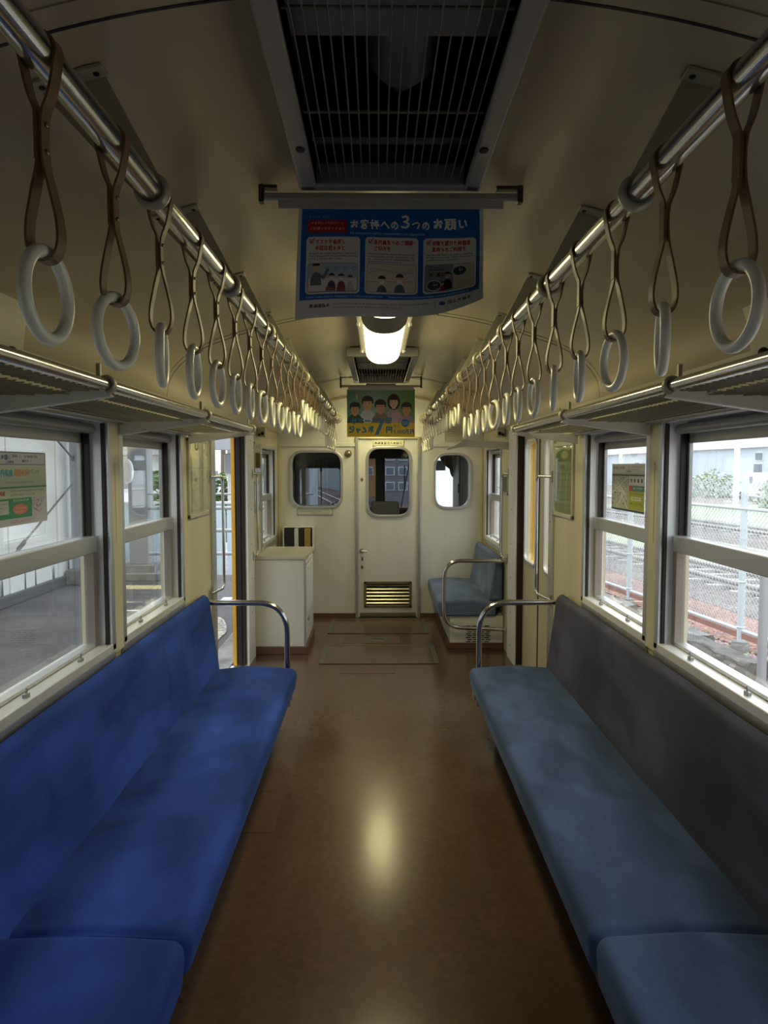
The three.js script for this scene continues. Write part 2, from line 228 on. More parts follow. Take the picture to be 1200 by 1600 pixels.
const FAN = [[0.3, 1.69], [4.22, 5.52]], FW = 0.17;
{
  const gs = [], span = (a, b, x0, x1) => gs.push(boxUV(toCreasedNormals(ex(archShape(x0, x1), b - a).translate(0, 0, -b), 0.5)));
  span(-BACK, FAN[0][0], -1, 1); span(FAN[0][1], FAN[1][0], -1, 1); span(FAN[1][1], 8.5, -1, 1);
  for (const [a, b] of FAN) { span(a, b, -1, -FW); span(a, b, FW, 1); }
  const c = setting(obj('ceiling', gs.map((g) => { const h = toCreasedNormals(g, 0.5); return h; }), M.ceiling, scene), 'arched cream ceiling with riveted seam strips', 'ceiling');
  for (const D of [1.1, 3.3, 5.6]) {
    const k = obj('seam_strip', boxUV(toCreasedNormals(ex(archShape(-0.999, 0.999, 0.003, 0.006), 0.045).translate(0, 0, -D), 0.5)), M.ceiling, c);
    obj('seam_shade_line', ex(archShape(-0.999, 0.999, 0.0042, 0.006), 0.006).translate(0, 0, -D - 0.006), M.black, k);  // raised black strip painting the thin shadow line along the seam
    for (const x of [-0.86, -0.62, -0.24, 0.24, 0.62, 0.86]) obj('screw', new THREE.SphereGeometry(0.008, 8, 4).scale(1, 0.5, 1).translate(x, arcY(x) - 0.004, -D + 0.02), M.brass, k);
  }
  obj('end_cove', boxUV(toCreasedNormals(ex(archShape(-0.999, 0.999, 0.02, 0.03), 0.03).translate(0, 0, -END), 0.5)), M.ceiling, c);
}
// end bulkhead with its two cab windows and the doorway
const ENDWIN = [[-0.865, -0.385, 1.10, 1.625, 0.12], [0.533, 0.862, 1.088, 1.6, 0.125]], EDX = [-0.215, 0.355];
{
  const s = archShape(-1, 1, 0, 0.05); const pts = arcCurve; const w = new THREE.Shape(); w.moveTo(-1, 0); w.lineTo(EDX[0], 0); w.lineTo(EDX[0], 1.755); w.lineTo(EDX[1], 1.755); w.lineTo(EDX[1], 0); w.lineTo(1, 0); w.lineTo(1, 1.8); for (const q of [...pts].reverse()) w.lineTo(q.x, q.y); w.lineTo(-1, 0);
  for (const [a, b, c, d, r] of ENDWIN) w.holes.push(rrect(a, b, c, d, r, THREE.Path));
  const e = setting(obj('wall_end', boxUV(ex(w, 0.05).translate(0, 0, -END - 0.05)), M.white, scene), 'pale cream bulkhead between saloon and driving cab', 'wall');
  for (const [a, b] of [[-0.998, EDX[0] - 0.03], [EDX[1] + 0.03, 0.998]]) obj('cover_band', bar(a, b, 1.68, 1.715, -END, -END + 0.012), M.white, e);
  for (const [a, b] of [[-0.998, EDX[0] - 0.03], [EDX[1] + 0.03, 0.998]]) obj('kick_strip', bar(a, b, 0, 0.045, -END, -END + 0.01), M.brownTrim, e);
  obj('corner_strip', bar(-0.998, -0.975, 0, 1.7, -END, -END + 0.02), M.wall, e); obj('corner_strip', bar(0.975, 0.998, 0, 1.7, -END, -END + 0.02), M.wall, e);
  for (const x of [EDX[0] - 0.032, EDX[1] + 0.004]) obj('door_jamb', bar(x, x + 0.028, 0, 1.775, -END - 0.02, -END + 0.018, 0.004), M.alu, e);
  obj('door_header', bar(EDX[0] - 0.032, EDX[1] + 0.032, 1.755, 1.778, -END - 0.02, -END + 0.014, 0.004), M.wall, e);
  let n = 1;
  for (const [a, b, c, d, r] of ENDWIN) {
    const g = setting(thing('window_' + n, n === 1 ? 'round-cornered cab window left of the cab door' : 'round-cornered cab window right of the cab door', 'window', [(a + b) / 2, c, -END]), n === 1 ? 'round-cornered cab window above the striped binders' : 'round-cornered cab window above the end seat', 'window'); n++;
    obj('window_frame', ring(a, b, c, d, r, 0.016, 0.06).translate(0, 0, -END - 0.048), M.alu, g);
    obj('pane', ex(rrect(a, b, c, d, r), 0.004).translate(0, 0, -END - 0.03), M.glass, g);
  }
}
{ // cab door
  const g = setting(thing('door_1', 'x', 'door', [0.07, 0, -END]), 'narrow cream cab door with a tall rounded window and brass louvre', 'door');
  const w = [-0.122, 0.282, 1.01, 1.66, 0.115], leaf = rect(EDX[0] + 0.004, EDX[1] - 0.004, 0.01, 1.752); leaf.holes.push(rrect(...w, THREE.Path)); leaf.holes.push(rect(-0.15, 0.29, 0.115, 0.345, THREE.Path));
  obj('door_leaf', boxUV(ex(leaf, 0.034, { bevelEnabled: true, bevelSize: 0.003, bevelThickness: 0.003, bevelSegments: 1 }).translate(0, 0, -END - 0.04)), M.white, g);
  obj('window_frame', ring(...w, 0.018, 0.05).translate(0, 0, -END - 0.042), M.alu, g);
  obj('pane', ex(rrect(...w), 0.004).translate(0, 0, -END - 0.022), M.glass, g);
  const v = obj('louvre_frame', [bar(-0.165, 0.305, 0.10, 0.125, -END - 0.03, -END + 0.01), bar(-0.165, 0.305, 0.335, 0.36, -END - 0.03, -END + 0.01), bar(-0.165, -0.14, 0.1, 0.36, -END - 0.03, -END + 0.01), bar(0.28, 0.305, 0.1, 0.36, -END - 0.03, -END + 0.01)], M.brass, g);
  obj('louvre_back', bar(-0.15, 0.29, 0.115, 0.345, -END - 0.04, -END - 0.034, 0), M.black, v);
  for (let i = 0; i < 6; i++) obj('slat', bar(-0.142, 0.282, -0.012, 0.012, -0.002, 0.002, 0.001).rotateX(-0.75).translate(0, 0.148 + i * 0.0345, -END - 0.008), M.brassSlat ??= std([0.45, 0.42, 0.30], 0.3, 0.8), v);
  const h = obj('handle_rose', new THREE.CylinderGeometry(0.02, 0.022, 0.014, 16).rotateX(Math.PI / 2).translate(-0.185, 0.662, -END + 0.003), M.brass, g);
  obj('handle', tube([V(-0.185, 0.662, -END + 0.005), V(-0.185, 0.665, -END + 0.045), V(-0.135, 0.66, -END + 0.048)], 0.009, 0.015), M.aluPale, h);
  obj('keyhole', bar(-0.185, -0.172, 0.565, 0.60, -END - 0.006, -END + 0.001), M.black, g);
  for (const y of [1.36, 0.50]) { const q = new THREE.CylinderGeometry(0.02, 0.02, 0.006, 4).rotateX(Math.PI / 2).scale(0.8, 1.2, 1).translate(-0.183, y, -END - 0.002); obj('lock_plate', q, M.brass, g); }
  obj('kick_plate', bar(EDX[0] + 0.01, EDX[1] - 0.01, 0.012, 0.05, -END - 0.006, -END + 0.004), M.brass, g);
  for (let i = 0; i < 3; i++) obj('hinge', rod(V(EDX[1] + 0.002, 0.35 + i * 0.5, -END + 0.008), V(EDX[1] + 0.002, 0.43 + i * 0.5, -END + 0.008), 0.007), M.alu, g);
}
{ // the saloon behind the camera ends in a plain partition
  const w = new THREE.Shape(); w.moveTo(-1, 0); w.lineTo(1, 0); w.lineTo(1, 1.8); for (const q of [...arcCurve].reverse()) w.lineTo(q.x, q.y); w.lineTo(-1, 0);
  setting(obj('wall_back', boxUV(ex(w, 0.05).translate(0, 0, BACK)), M.wall, scene), 'cream partition closing the saloon behind the viewpoint', 'wall');
}

// ---------------------------------------------------------------- side windows
let windowCount = 2;
function sideWindow(s, a, b, label) {
  const g = setting(thing('window_' + (++windowCount), label, 'window', [s, SILL, -(a + b) / 2]), label, 'window');
  const S = (...p) => side(s, ...p), pale = s > 0 ? M.aluPale : M.aluPale;
  obj('window_frame', [S(-0.012, 0.006, SILL - 0.02, HEAD + 0.02, a - 0.03, a + 0.004, 0.003), S(-0.012, 0.006, SILL - 0.02, HEAD + 0.02, b - 0.004, b + 0.03, 0.003), S(-0.008, 0.006, HEAD - 0.004, HEAD + 0.025, a, b, 0.003), S(-0.01, -0.001, SILL - 0.068, SILL - 0.026, a - 0.03, b + 0.03, 0.003)], M.alu, g);
  obj('jamb', [S(0.006, 0.085, SILL, HEAD, a, a + 0.006, 0), S(0.006, 0.085, SILL, HEAD, b - 0.006, b, 0), S(0.006, 0.085, HEAD - 0.006, HEAD, a, b, 0)], M.jamb ??= std([0.90, 0.90, 0.89], 0.3, 0.1), g);
  obj('gasket', [S(0.0, 0.012, SILL, HEAD - 0.01, b - 0.013, b - 0.005, 0), S(0.0, 0.012, SILL, HEAD - 0.01, a + 0.005, a + 0.013, 0)], M.rubber, g);
  const sill = obj('sill', [S(-0.012, 0.0, SILL - 0.028, SILL + 0.005, a - 0.03, b + 0.03, 0.004), S(-0.004, 0.075, SILL - 0.01, SILL + 0.005, a + 0.006, b - 0.006, 0), S(0.05, 0.095, SILL + 0.003, SILL + 0.008, a + 0.006, b - 0.006, 0.002)], s > 0 ? M.sillSkyLit : M.sill, g);
  for (const k of [0.28, 0.72]) { const D = a + (b - a) * k; obj('latch', [S(0.004, 0.016, SILL + 0.002, SILL + 0.016, D - 0.012, D + 0.012, 0.002), rod(V(s * 1.01, SILL + 0.008, -D), V(s * 1.01, SILL + 0.03, -D - 0.004), 0.003)], M.aluDark, sill); }
  const a1 = a + 0.014, b1 = b - 0.014;
  const up = obj('upper_sash', [S(0.072, 0.086, 1.565, HEAD - 0.006, a1, b1), S(0.072, 0.086, 1.2, HEAD - 0.006, a1, a1 + 0.026), S(0.072, 0.086, 1.2, HEAD - 0.006, b1 - 0.026, b1), S(0.072, 0.086, 1.19, 1.235, a1, b1)], M.aluDark, g);
  obj('pane', S(0.077, 0.081, 1.2, 1.57, a1 + 0.022, b1 - 0.022, 0), M.glass, up);
  obj('blind_roll', rod(V(s * 1.045, 1.615, -a1), V(s * 1.045, 1.615, -b1), 0.018, 10), M.aluDark, up);
  obj('sash_rubber', [S(0.05, 0.072, 1.235, 1.6, b1 - 0.012, b1 - 0.002, 0), S(0.05, 0.072, 1.235, 1.6, a1 + 0.002, a1 + 0.012, 0)], M.rubber, up);
  const lo = obj('lower_sash', [S(0.032, 0.07, 1.178, 1.236, a1, b1, 0.004), S(0.036, 0.07, SILL + 0.006, SILL + 0.018, a1, b1)], M.alu, g);
  for (const [c, d] of [[a1, a1 + 0.03], [b1 - 0.03, b1]]) obj('stile', S(0.034, 0.07, SILL + 0.006, 1.18, c, d), M.stile, lo);
  obj('pane', S(0.06, 0.064, SILL + 0.014, 1.19, a1 + 0.028, b1 - 0.028, 0), M.glass, lo);
  return g;
}
for (const [s, where] of [[-1, 'behind the deep blue bench'], [1, 'behind the grey-blue bench']]) {
  WIN.forEach(([a, b], i) => { if (i > -1) sideWindow(s, a, b, ['aluminium two-pane sliding window rearmost of the row ', 'aluminium two-pane sliding window beside the viewpoint ', 'aluminium two-pane sliding window, the nearer full one ', 'aluminium two-pane sliding window next to the framed notice '][i] + where); });
  sideWindow(s, ...WEND, s < 0 ? 'small aluminium sliding window above the white cabinet' : 'small aluminium sliding window above the end seat');
}

// ---------------------------------------------------------------- side doors
{ // right: closed, cream inside and yellow outside
  const g = setting(thing('door_2', 'x', 'door', [1.04, 0, -4.71]), 'closed cream sliding door with two round-cornered windows', 'door');
  for (const [a, b, w0, w1] of [[4.2, 4.7, 4.27, 4.53], [4.705, 5.22, 4.78, 5.13]]) {
    const leaf = rect(a, b, 0.01, 1.74); leaf.holes.push(rrect(w0, w1, 0.81, 1.66, 0.06, THREE.Path));
    const l = obj('door_leaf', wallward(ex(leaf, 0.03).translate(0, 0, 0.045), 1), M.wall, g);
    obj('window_frame', wallward(ring(w0, w1, 0.81, 1.66, 0.06, 0.014, 0.012, 0.003).translate(0, 0, 0.036), 1), M.alu, l);
    obj('outer_frame', wallward(ring(w0 - 0.002, w1 + 0.002, 0.81, 1.66, 0.06, 0.05, 0.05, 0).translate(0, 0, 0.076), 1), M.yellow, l);
    obj('pane', wallward(ex(rrect(w0, w1, 0.81, 1.66, 0.06), 0.004).translate(0, 0, 0.06), 1), M.glass, l);
  }
  obj('meeting_rubber', side(1, 0.04, 0.046, 0.01, 1.74, 4.695, 4.71, 0), M.rubber, g);
  obj('edge_rubber', side(1, 0.0, 0.05, 0.01, 1.74, 5.205, 5.22, 0), M.rubber, g);
  obj('door_track', side(1, 0.0, 0.1, 1.735, 1.75, 4.2, 5.22, 0), M.alu, g);
}
{ // left: open; the leaf's yellow edge shows in its pocket
  const g = setting(thing('door_3', 'x', 'door', [-1.05, 0, -5.2]), 'open doorway onto the platform with a yellow leaf edge', 'door');
  obj('door_leaf', side(-1, 0.072, 0.1, 0.01, 1.74, 5.19, 5.24, 0.004), M.yellow, g);
  obj('edge_rubber', side(-1, 0.004, 0.07, 0.01, 1.74, 5.2, 5.23, 0.008), M.rubber, g);
  obj('edge_rubber', side(-1, 0.03, 0.045, 0.01, 1.74, 5.185, 5.2, 0.004), M.black, g);
  obj('door_track', side(-1, 0.0, 0.1, 1.735, 1.75, 4.2, 5.22, 0), M.alu, g);
  obj('threshold', side(-1, 0.0, 0.12, -0.02, 0.004, 4.2, 5.22, 0.003), M.alu, g);
}

// ---------------------------------------------------------------- benches
function cushion(profile, z0, z1, round, amp, sd) { // closed profile points [x, y] swept along z with rounded ends and a soft, uneven surface
  const n = profile.length, st = [], L = z1 - z0, steps = Math.max(10, Math.round(L / 0.06));
  for (let i = 0; i <= 6; i++) { const e = round * (1 - Math.cos(i / 6 * Math.PI / 2)); st.push([z0 + e, round - Math.sqrt(Math.max(0, round * round - (round - e) ** 2))]); }
  for (let i = 1; i < steps; i++) st.push([z0 + round + (L - 2 * round) * i / steps, 0]);
  for (let i = 6; i >= 0; i--) { const e = round * (1 - Math.cos(i / 6 * Math.PI / 2)); st.push([z1 - e, round - Math.sqrt(Math.max(0, round * round - (round - e) ** 2))]); }
  let cx = 0, cy = 0, x0 = 9, x1 = -9, y0 = 9, y1 = -9; for (const [x, y] of profile) { x0 = Math.min(x0, x); x1 = Math.max(x1, x); y0 = Math.min(y0, y); y1 = Math.max(y1, y); } cx = (x0 + x1) / 2; cy = (y0 + y1) / 2;
  const pos = [], uv = [], idx = []; const hw = (x1 - x0) / 2, hh = (y1 - y0) / 2;
  st.forEach(([z, ins]) => { let per = 0; for (let j = 0; j <= n; j++) { const [px, py] = profile[j % n], [qx, qy] = profile[(j + n - 1) % n]; if (j) per += Math.hypot(px - qx, py - qy); const k = amp * (fbm(px * 6 + per * 3, z * 4, sd, 3) - 0.5) * 2; pos.push(cx + (px - cx) * (hw - ins) / hw, cy + (py - cy) * Math.max(0.05, hh - ins) / hh + k * (py > cy ? 1 : 0.2), z); uv.push(per, z); } });
  const w = n + 1; for (let i = 0; i < st.length - 1; i++) for (let j = 0; j < n; j++) { const a = i * w + j; idx.push(a, a + 1, a + w, a + 1, a + w + 1, a + w); }
  for (const [row, f] of [[0, 1], [st.length - 1, 0]]) { const c = pos.length / 3; pos.push(cx, cy, st[row][0]); uv.push(0, 0); for (let j = 0; j < n; j++) f ? idx.push(c, row * w + j + 1, row * w + j) : idx.push(c, row * w + j, row * w + j + 1); }
  const g = new THREE.BufferGeometry(); g.setAttribute('position', new THREE.Float32BufferAttribute(pos, 3)); g.setAttribute('uv', new THREE.Float32BufferAttribute(uv, 2)); g.setIndex(idx); g.computeVertexNormals();
  const N = g.attributes.normal; for (let i = 0; i < st.length; i++) { const a = i * w, b = a + n, v = V(N.getX(a) + N.getX(b), N.getY(a) + N.getY(b), N.getZ(a) + N.getZ(b)).normalize(); for (const q of [a, b]) N.setXYZ(q, v.x, v.y, v.z); }
  return g;
}
function roundPoly(pts, r, k = 5, edge = 5) { // counter-clockwise corner list with rounding and extra points along the edges
  const out = [], n = pts.length; for (let i = 0; i < n; i++) { const p = pts[i], a = pts[(i + n - 1) % n], b = pts[(i + 1) % n], rad = Array.isArray(r) ? r[i] : r, un = (q) => { const d = Math.hypot(q[0] - p[0], q[1] - p[1]); return [(q[0] - p[0]) / d, (q[1] - p[1]) / d, d]; }; const u = un(a), v = un(b), s = [p[0] + u[0] * rad, p[1] + u[1] * rad], e = [p[0] + v[0] * rad, p[1] + v[1] * rad]; for (let j = 0; j <= k; j++) { const t = j / k, m = 1 - t; out.push([m * m * s[0] + 2 * m * t * p[0] + t * t * e[0], m * m * s[1] + 2 * m * t * p[1] + t * t * e[1]]); } const nr = Array.isArray(r) ? r[(i + 1) % n] : r, e2 = [b[0] - v[0] * nr, b[1] - v[1] * nr]; for (let j = 1; j < edge; j++) out.push([e[0] + (e2[0] - e[0]) * j / edge, e[1] + (e2[1] - e[1]) * j / edge]); }
  return out;
}
const seatProfile = (x0, x1, y0, y1) => roundPoly([[x1, y0], [x1, y1 - 0.008], [(x0 + x1) / 2, y1 + 0.012], [x0, y1 - 0.004], [x0 + 0.012, y0]], [0.02, 0.03, 0.09, 0.042, 0.02]); // x0 towards the aisle
const backProfile = (xb, h0, h1) => roundPoly([[0.984, h0], [0.984, h1 + 0.012], [xb + 0.085, h1 + 0.024], [xb + 0.058, h1 + 0.008], [xb, h0]], [0.01, 0.012, 0.012, 0.02, 0.02]);
const turnout = (g, s) => (s > 0 ? g.clone() : flip(g));
function bench(s, label, seatMat, backMat) {
  const g = thing('long_bench', label, 'bench', [s * 0.7, 0, -1.9]), sd = s > 0 ? 200 : 300;
  const far = cushion(seatProfile(0.462, 0.935, 0.285, 0.4), -3.8, -1.585, 0.03, 0.008, sd), near = cushion(seatProfile(0.462, 0.935, 0.29, 0.418), -1.57, 1.0, 0.035, 0.008, sd + 9), back = cushion(backProfile(0.885, 0.37, 0.772), -3.82, 1.0, 0.025, 0.003, sd + 20);
  obj('seat_cushion', turnout(far, s), seatMat, g); obj('seat_cushion', turnout(near, s), seatMat, g); obj('backrest', turnout(back, s), backMat, g);
  const base = obj('seat_base', [bar(s * 0.6, s * 0.984, 0.0, 0.285, 1.0, -3.74, 0.004), bar(s * 0.5, s * 0.9, 0.262, 0.29, 1.0, -3.78, 0.004)], M.kick, g);
  for (let i = 0; i < 5; i++) obj('heater_panel', bar(s * 0.596, s * 0.602, 0.04, 0.24, -0.1 - i * 0.74, -0.1 - i * 0.74 - 0.66, 0.001), M.kickPanel ??= std([0.17, 0.155, 0.13], 0.5), base);
  return g;
}
const benchL = bench(-1, 'long deep blue velour bench along the wall with the open door', M.velour, M.velour);
const benchR = bench(1, 'long grey-blue velour bench with backlight painted in along the wall facing the tracks', M.velourBacklit, M.velourShaded);  // backlight and shade on this bench are put into its two colours
function armrest(s, parent) {
  const x = 0.528, g =
  obj('armrest', tube([V(s * 0.985, 0.738, -3.86), V(s * x, 0.738, -3.86), V(s * x, 0.16, -3.86)], 0.0155, 0.17, 14, 60), M.chrome, parent);
  obj('wall_flange', new THREE.CylinderGeometry(0.03, 0.03, 0.012, 18).rotateZ(Math.PI / 2).translate(s * 0.99, 0.738, -3.86), M.alu, g);
  obj('foot_clamp', bar(s * (x - 0.03), s * 0.62, 0.2, 0.24, -3.83, -3.89, 0.005), M.alu, g);
}
armrest(-1, benchL); armrest(1, benchR);
{ // end seat on the right and its looped rail, heater box under it
  const g = thing('short_bench', 'short grey-blue velour seat against the cab bulkhead', 'bench', [0.7, 0, -6.25]);
  obj('seat_cushion', cushion(seatProfile(0.455, 0.93, 0.27, 0.4), -6.9, -5.68, 0.03, 0.006, 411), M.velourWindowLit, g);
  obj('backrest', cushion(backProfile(0.87, 0.39, 0.735), -6.9, -5.7, 0.025, 0.003, 420), M.velourWindowLit, g);
  const h = obj('heater_box', bar(0.56, 0.995, 0.0, 0.27, -5.72, -6.9, 0.006), M.white, g), q = [];
  for (let r = 0; r < 9; r++) for (let c = 0; c < 4; c++) q.push(bar(0.69 + c * 0.05 + (r % 2) * 0.012, 0.728 + c * 0.05 + (r % 2) * 0.012, 0.055 + r * 0.016, 0.062 + r * 0.016, -5.7165, -5.722, 0));
  tag(obj('vent_slots', q, M.black, h), undefined, undefined, null, 'stuff');
  obj('toe_board', bar(0.54, 0.995, 0.0, 0.05, -5.715, -6.9, 0.004), M.brownTrim, g);
  const a = obj('armrest', tube([V(0.985, 0.735, -5.62), V(0.5, 0.735, -5.62), V(0.5, 0.2, -5.62), V(0.985, 0.18, -5.62)], 0.0155, 0.14, 14, 70), M.chrome, g);
  obj('wall_flange', new THREE.CylinderGeometry(0.028, 0.028, 0.012, 16).rotateZ(Math.PI / 2).translate(0.99, 0.735, -5.62), M.alu, a);
  obj('wall_flange', new THREE.CylinderGeometry(0.028, 0.028, 0.012, 16).rotateZ(Math.PI / 2).translate(0.99, 0.18, -5.62), M.alu, a);
}
{ // white cabinet on the left with the binder rack behind it
  const g = thing('white_cabinet', 'white painted metal cabinet standing by the open doorway', 'cabinet', [-0.8, 0, -5.88]);
  obj('body', bar(-0.995, -0.605, 0.06, 0.755, -5.56, -6.2, 0.004), M.white, g);
  obj('top', bar(-0.998, -0.592, 0.755, 0.785, -5.545, -6.215, 0.006), M.cabinetTop ??= std([0.55, 0.53, 0.38], 0.22), g);
  obj('plinth', bar(-0.995, -0.585, 0, 0.06, -5.55, -6.22, 0.004), M.brownTrim, g);
  obj('corner_trim', bar(-0.612, -0.598, 0.06, 0.755, -5.553, -5.567, 0.003), M.alu, g);
  const d = obj('door', bar(-0.606, -0.594, 0.1, 0.73, -5.6, -6.17, 0.004), M.white, g);
  obj('door_inset', bar(-0.595, -0.591, 0.32, 0.69, -5.64, -6.13, 0.002), M.aluPale, d); obj('door_pull', bar(-0.594, -0.582, 0.25, 0.27, -5.66, -5.74, 0.003), M.aluDark, d);
  const b = thing('binder_rack', 'open white metal rack holding upright binders above the cabinet', 'rack', [-0.79, 0.66, -6.84]);
  obj('rack_shell', [bar(-0.935, -0.925, 0.66, 0.905, -6.76, -6.925, 0.002), bar(-0.655, -0.645, 0.66, 0.905, -6.76, -6.925, 0.002), bar(-0.935, -0.645, 0.66, 0.67, -6.76, -6.925, 0.002), bar(-0.935, -0.645, 0.66, 0.905, -6.915, -6.925, 0.002), bar(-0.935, -0.645, 0.9, 0.908, -6.8, -6.925, 0.002)], M.white, b);
  for (const [n, l, x0, x1, m, c] of [['black_binder', 'wide black binder, leftmost in the white rack', -0.918, -0.832, M.black, 'binder'], ['white_binder', 'white binder with red print between the black binders', -0.828, -0.788, printed(canvasTex(64, 256, (g, W, H) => { g.fillStyle = '#d8d6cc'; g.fillRect(0, 0, W, H); jt(g, '用', 12, 90, 40, '#a33', 0.12); jt(g, '員', 12, 150, 40, '#555', 0.1); })), 'binder'], ['slim_black_binder', 'slim black binder beside the tan folder', -0.784, -0.738, M.black, 'binder'], ['tan_folder', 'tan folder, rightmost in the white rack', -0.732, -0.672, M.tan, 'folder']]) {
    const k = thing(n, l, c, [(x0 + x1) / 2, 0.672, -6.83]); obj('cover', bar(x0, x1, 0.672, 0.893, -6.775, -6.91, 0.004), m, k); obj('page_block', bar(x0 + 0.006, x1 - 0.006, 0.68, 0.887, -6.79, -6.912, 0.001), M.paper, k);
  }
}

// ---------------------------------------------------------------- handrails, straps, racks
const RX = 0.41, RY = 1.945;
for (const [s, w] of [[-1, 'deep blue bench'], [1, 'grey-blue bench']]) {
  const g = thing('handrail', 'chrome overhead handrail running above the ' + w, 'handrail', [s * RX, RY, -3]);
  obj('rail', rod(V(s * RX, RY, 0.9), V(s * RX, RY, -END + 0.01), 0.0195, 20), M.rail, g);
  for (let i = -2; i < 10; i++) { // a tapered plate from a screwed ceiling flange down to a ring round the rail
    const D = 1.235 + i * 0.62, a = V(s * 0.485, arcY(0.485) - 0.003, 0), b = V(s * 0.59, arcY(0.59) - 0.003, 0); if (D > 6.85) continue;
    const p = new THREE.Shape(); p.moveTo(a.x, a.y); p.lineTo(b.x, b.y); p.lineTo(s * (RX + 0.02), RY - 0.01); p.lineTo(s * (RX - 0.018), RY + 0.012); p.lineTo(a.x, a.y);
    const k = obj('bracket', boxUV(ex(p, 0.005, { bevelEnabled: true, bevelSize: 0.001, bevelThickness: 0.001, bevelSegments: 1 }).translate(0, 0, -D - 0.0025)), M.bracket ??= std([0.42, 0.40, 0.30], 0.4, 0.25), g);
    const m = a.clone().add(b).multiplyScalar(0.5), fl = bar(-0.06, 0.06, -0.003, 0.003, 0, 0.035, 0.001); fl.rotateZ(Math.atan2(b.y - a.y, b.x - a.x)); obj('flange', fl.translate(m.x, m.y, -D), M.bracket, k);
    if (D < 3.2) for (const q of [a, b]) obj('screw', new THREE.SphereGeometry(0.006, 8, 4).scale(1, 0.5, 1).translate(q.x + (m.x - q.x) * 0.15, q.y - 0.004 + (m.y - q.y) * 0.15, -D + 0.018), M.black, k);
    obj('collar', new THREE.TorusGeometry(0.024, 0.007, 8, 22).scale(1, 1, 1.9).translate(s * RX, RY, -D), M.bracket, k);
  }
  obj('end_flange', new THREE.CylinderGeometry(0.038, 0.038, 0.014, 18).rotateX(Math.PI / 2).translate(s * RX, RY, -END + 0.008), M.bracket, g);
}
function strapBelt(drop) { // folded belt: over the rail, pinched under its keeper, open again round the ring; drop: rail centre to ring centre
  const top = 0.0215, R = 0.049, t = 0.0075, bot = -(drop - R) - t - 0.004, half = [], y = (k) => bot + k; // right half of the loop, from the top of the rail to below the ring's upper bar
  for (let i = 0; i <= 6; i++) { const a = Math.PI / 2 - i / 6 * (Math.PI / 2 + 0.35); half.push([Math.cos(a) * top, Math.sin(a) * top]); }
  const long = drop > 0.22; half.push([0.012, -0.045], [0.0035, -0.068], [0.003, long ? -0.118 : -0.1]); half.push([0.010, long ? -0.15 : -0.115], [0.018, y(0.04)], [0.0175, y(0.018)], [0.011, y(0.004)], [0, bot]);
  const loop = [...half.slice(0, -1).map(([x, v]) => V(x, v, 0)), ...half.slice(1).reverse().map(([x, v]) => V(-x, v, 0))];
  const c = new THREE.CatmullRomCurve3(loop, true, 'centripetal'), n = 84, w = 0.0095, th = 0.0015, pos = [], uv = [], idx = [];
  for (let i = 0; i <= n; i++) { const p = c.getPoint(i / n), d = c.getTangent(i / n), nx = d.y, ny = -d.x; for (const [e, z] of [[1, w], [1, -w], [-1, -w], [-1, w]]) { pos.push(p.x + nx * th * e, p.y + ny * th * e, z); uv.push(z, i * 0.008); } }
  for (let i = 0; i < n; i++) for (let j = 0; j < 4; j++) { const a = i * 4 + j, b = i * 4 + (j + 1) % 4; idx.push(a, b, a + 4, b, b + 4, a + 4); }
  const g = new THREE.BufferGeometry(); g.setAttribute('position', new THREE.Float32BufferAttribute(pos, 3)); g.setAttribute('uv', new THREE.Float32BufferAttribute(uv, 2)); g.setIndex(idx); return toCreasedNormals(g, 0.7);
}
function makeStrap(drop, label) {
  const g = thing('hanging_strap', label, 'strap', [0, 0, 0]), long = drop > 0.22, k0 = long ? -0.118 : -0.1;
  const belt = strapBelt(drop); mesh('belt', belt, M.leather, g);
  mesh('keeper', bar(-0.0058, -0.0032, k0, -0.066, -0.0105, 0.0105, 0.001), M.leather, g);
  for (const y of [-0.078, -0.108 + (long ? 0 : 0.018)]) mesh('rivet', new THREE.SphereGeometry(0.0034, 8, 5).scale(0.6, 1, 1).translate(0.0052, y, 0), M.brass, g);
  const r = mesh('ring', new THREE.TorusGeometry(0.049, 0.0078, 16, 48).rotateY(Math.PI / 2), M.ring, g); r.position.y = -drop;
  return g;
}
const ORD = ['nearest', 'second', 'third', 'fourth', 'fifth', 'sixth', 'seventh', 'eighth', 'ninth', 'tenth', 'eleventh', 'twelfth', 'thirteenth'];
const longProto = makeStrap(0.268, ''), shortProto = makeStrap(0.178, ''); let usedLong = false, usedShort = false;
function hang(s, D, twist, isLong, label, group) {
  let o; if (isLong) { o = usedLong ? longProto.clone() : longProto; usedLong = true; } else { o = usedShort ? shortProto.clone() : shortProto; usedShort = true; }
  if (o !== longProto && o !== shortProto) { o.name = numbered('hanging_strap'); scene.add(o); }
  for (let i = -2; i < 10; i++) { const c = 1.235 + i * 0.62; if (Math.abs(D - c) < 0.034) D = c + (D >= c ? 0.034 : -0.034); }
  o.position.set(s * RX, RY, -D); o.rotation.y = rr(-0.05, 0.05); o.userData = { label, category: 'strap', group };
  o.children.find((c) => c.name === 'ring').rotation.y = THREE.MathUtils.degToRad(twist) * s;
}
const twL = [0, 9, -9, -3, 2, 0, -4, 4, -3, 5, 1, -6, 6], twR = [3, -16, 6, -7, -13, 2, -3, -2, 7, -1, -4, 2, -5];
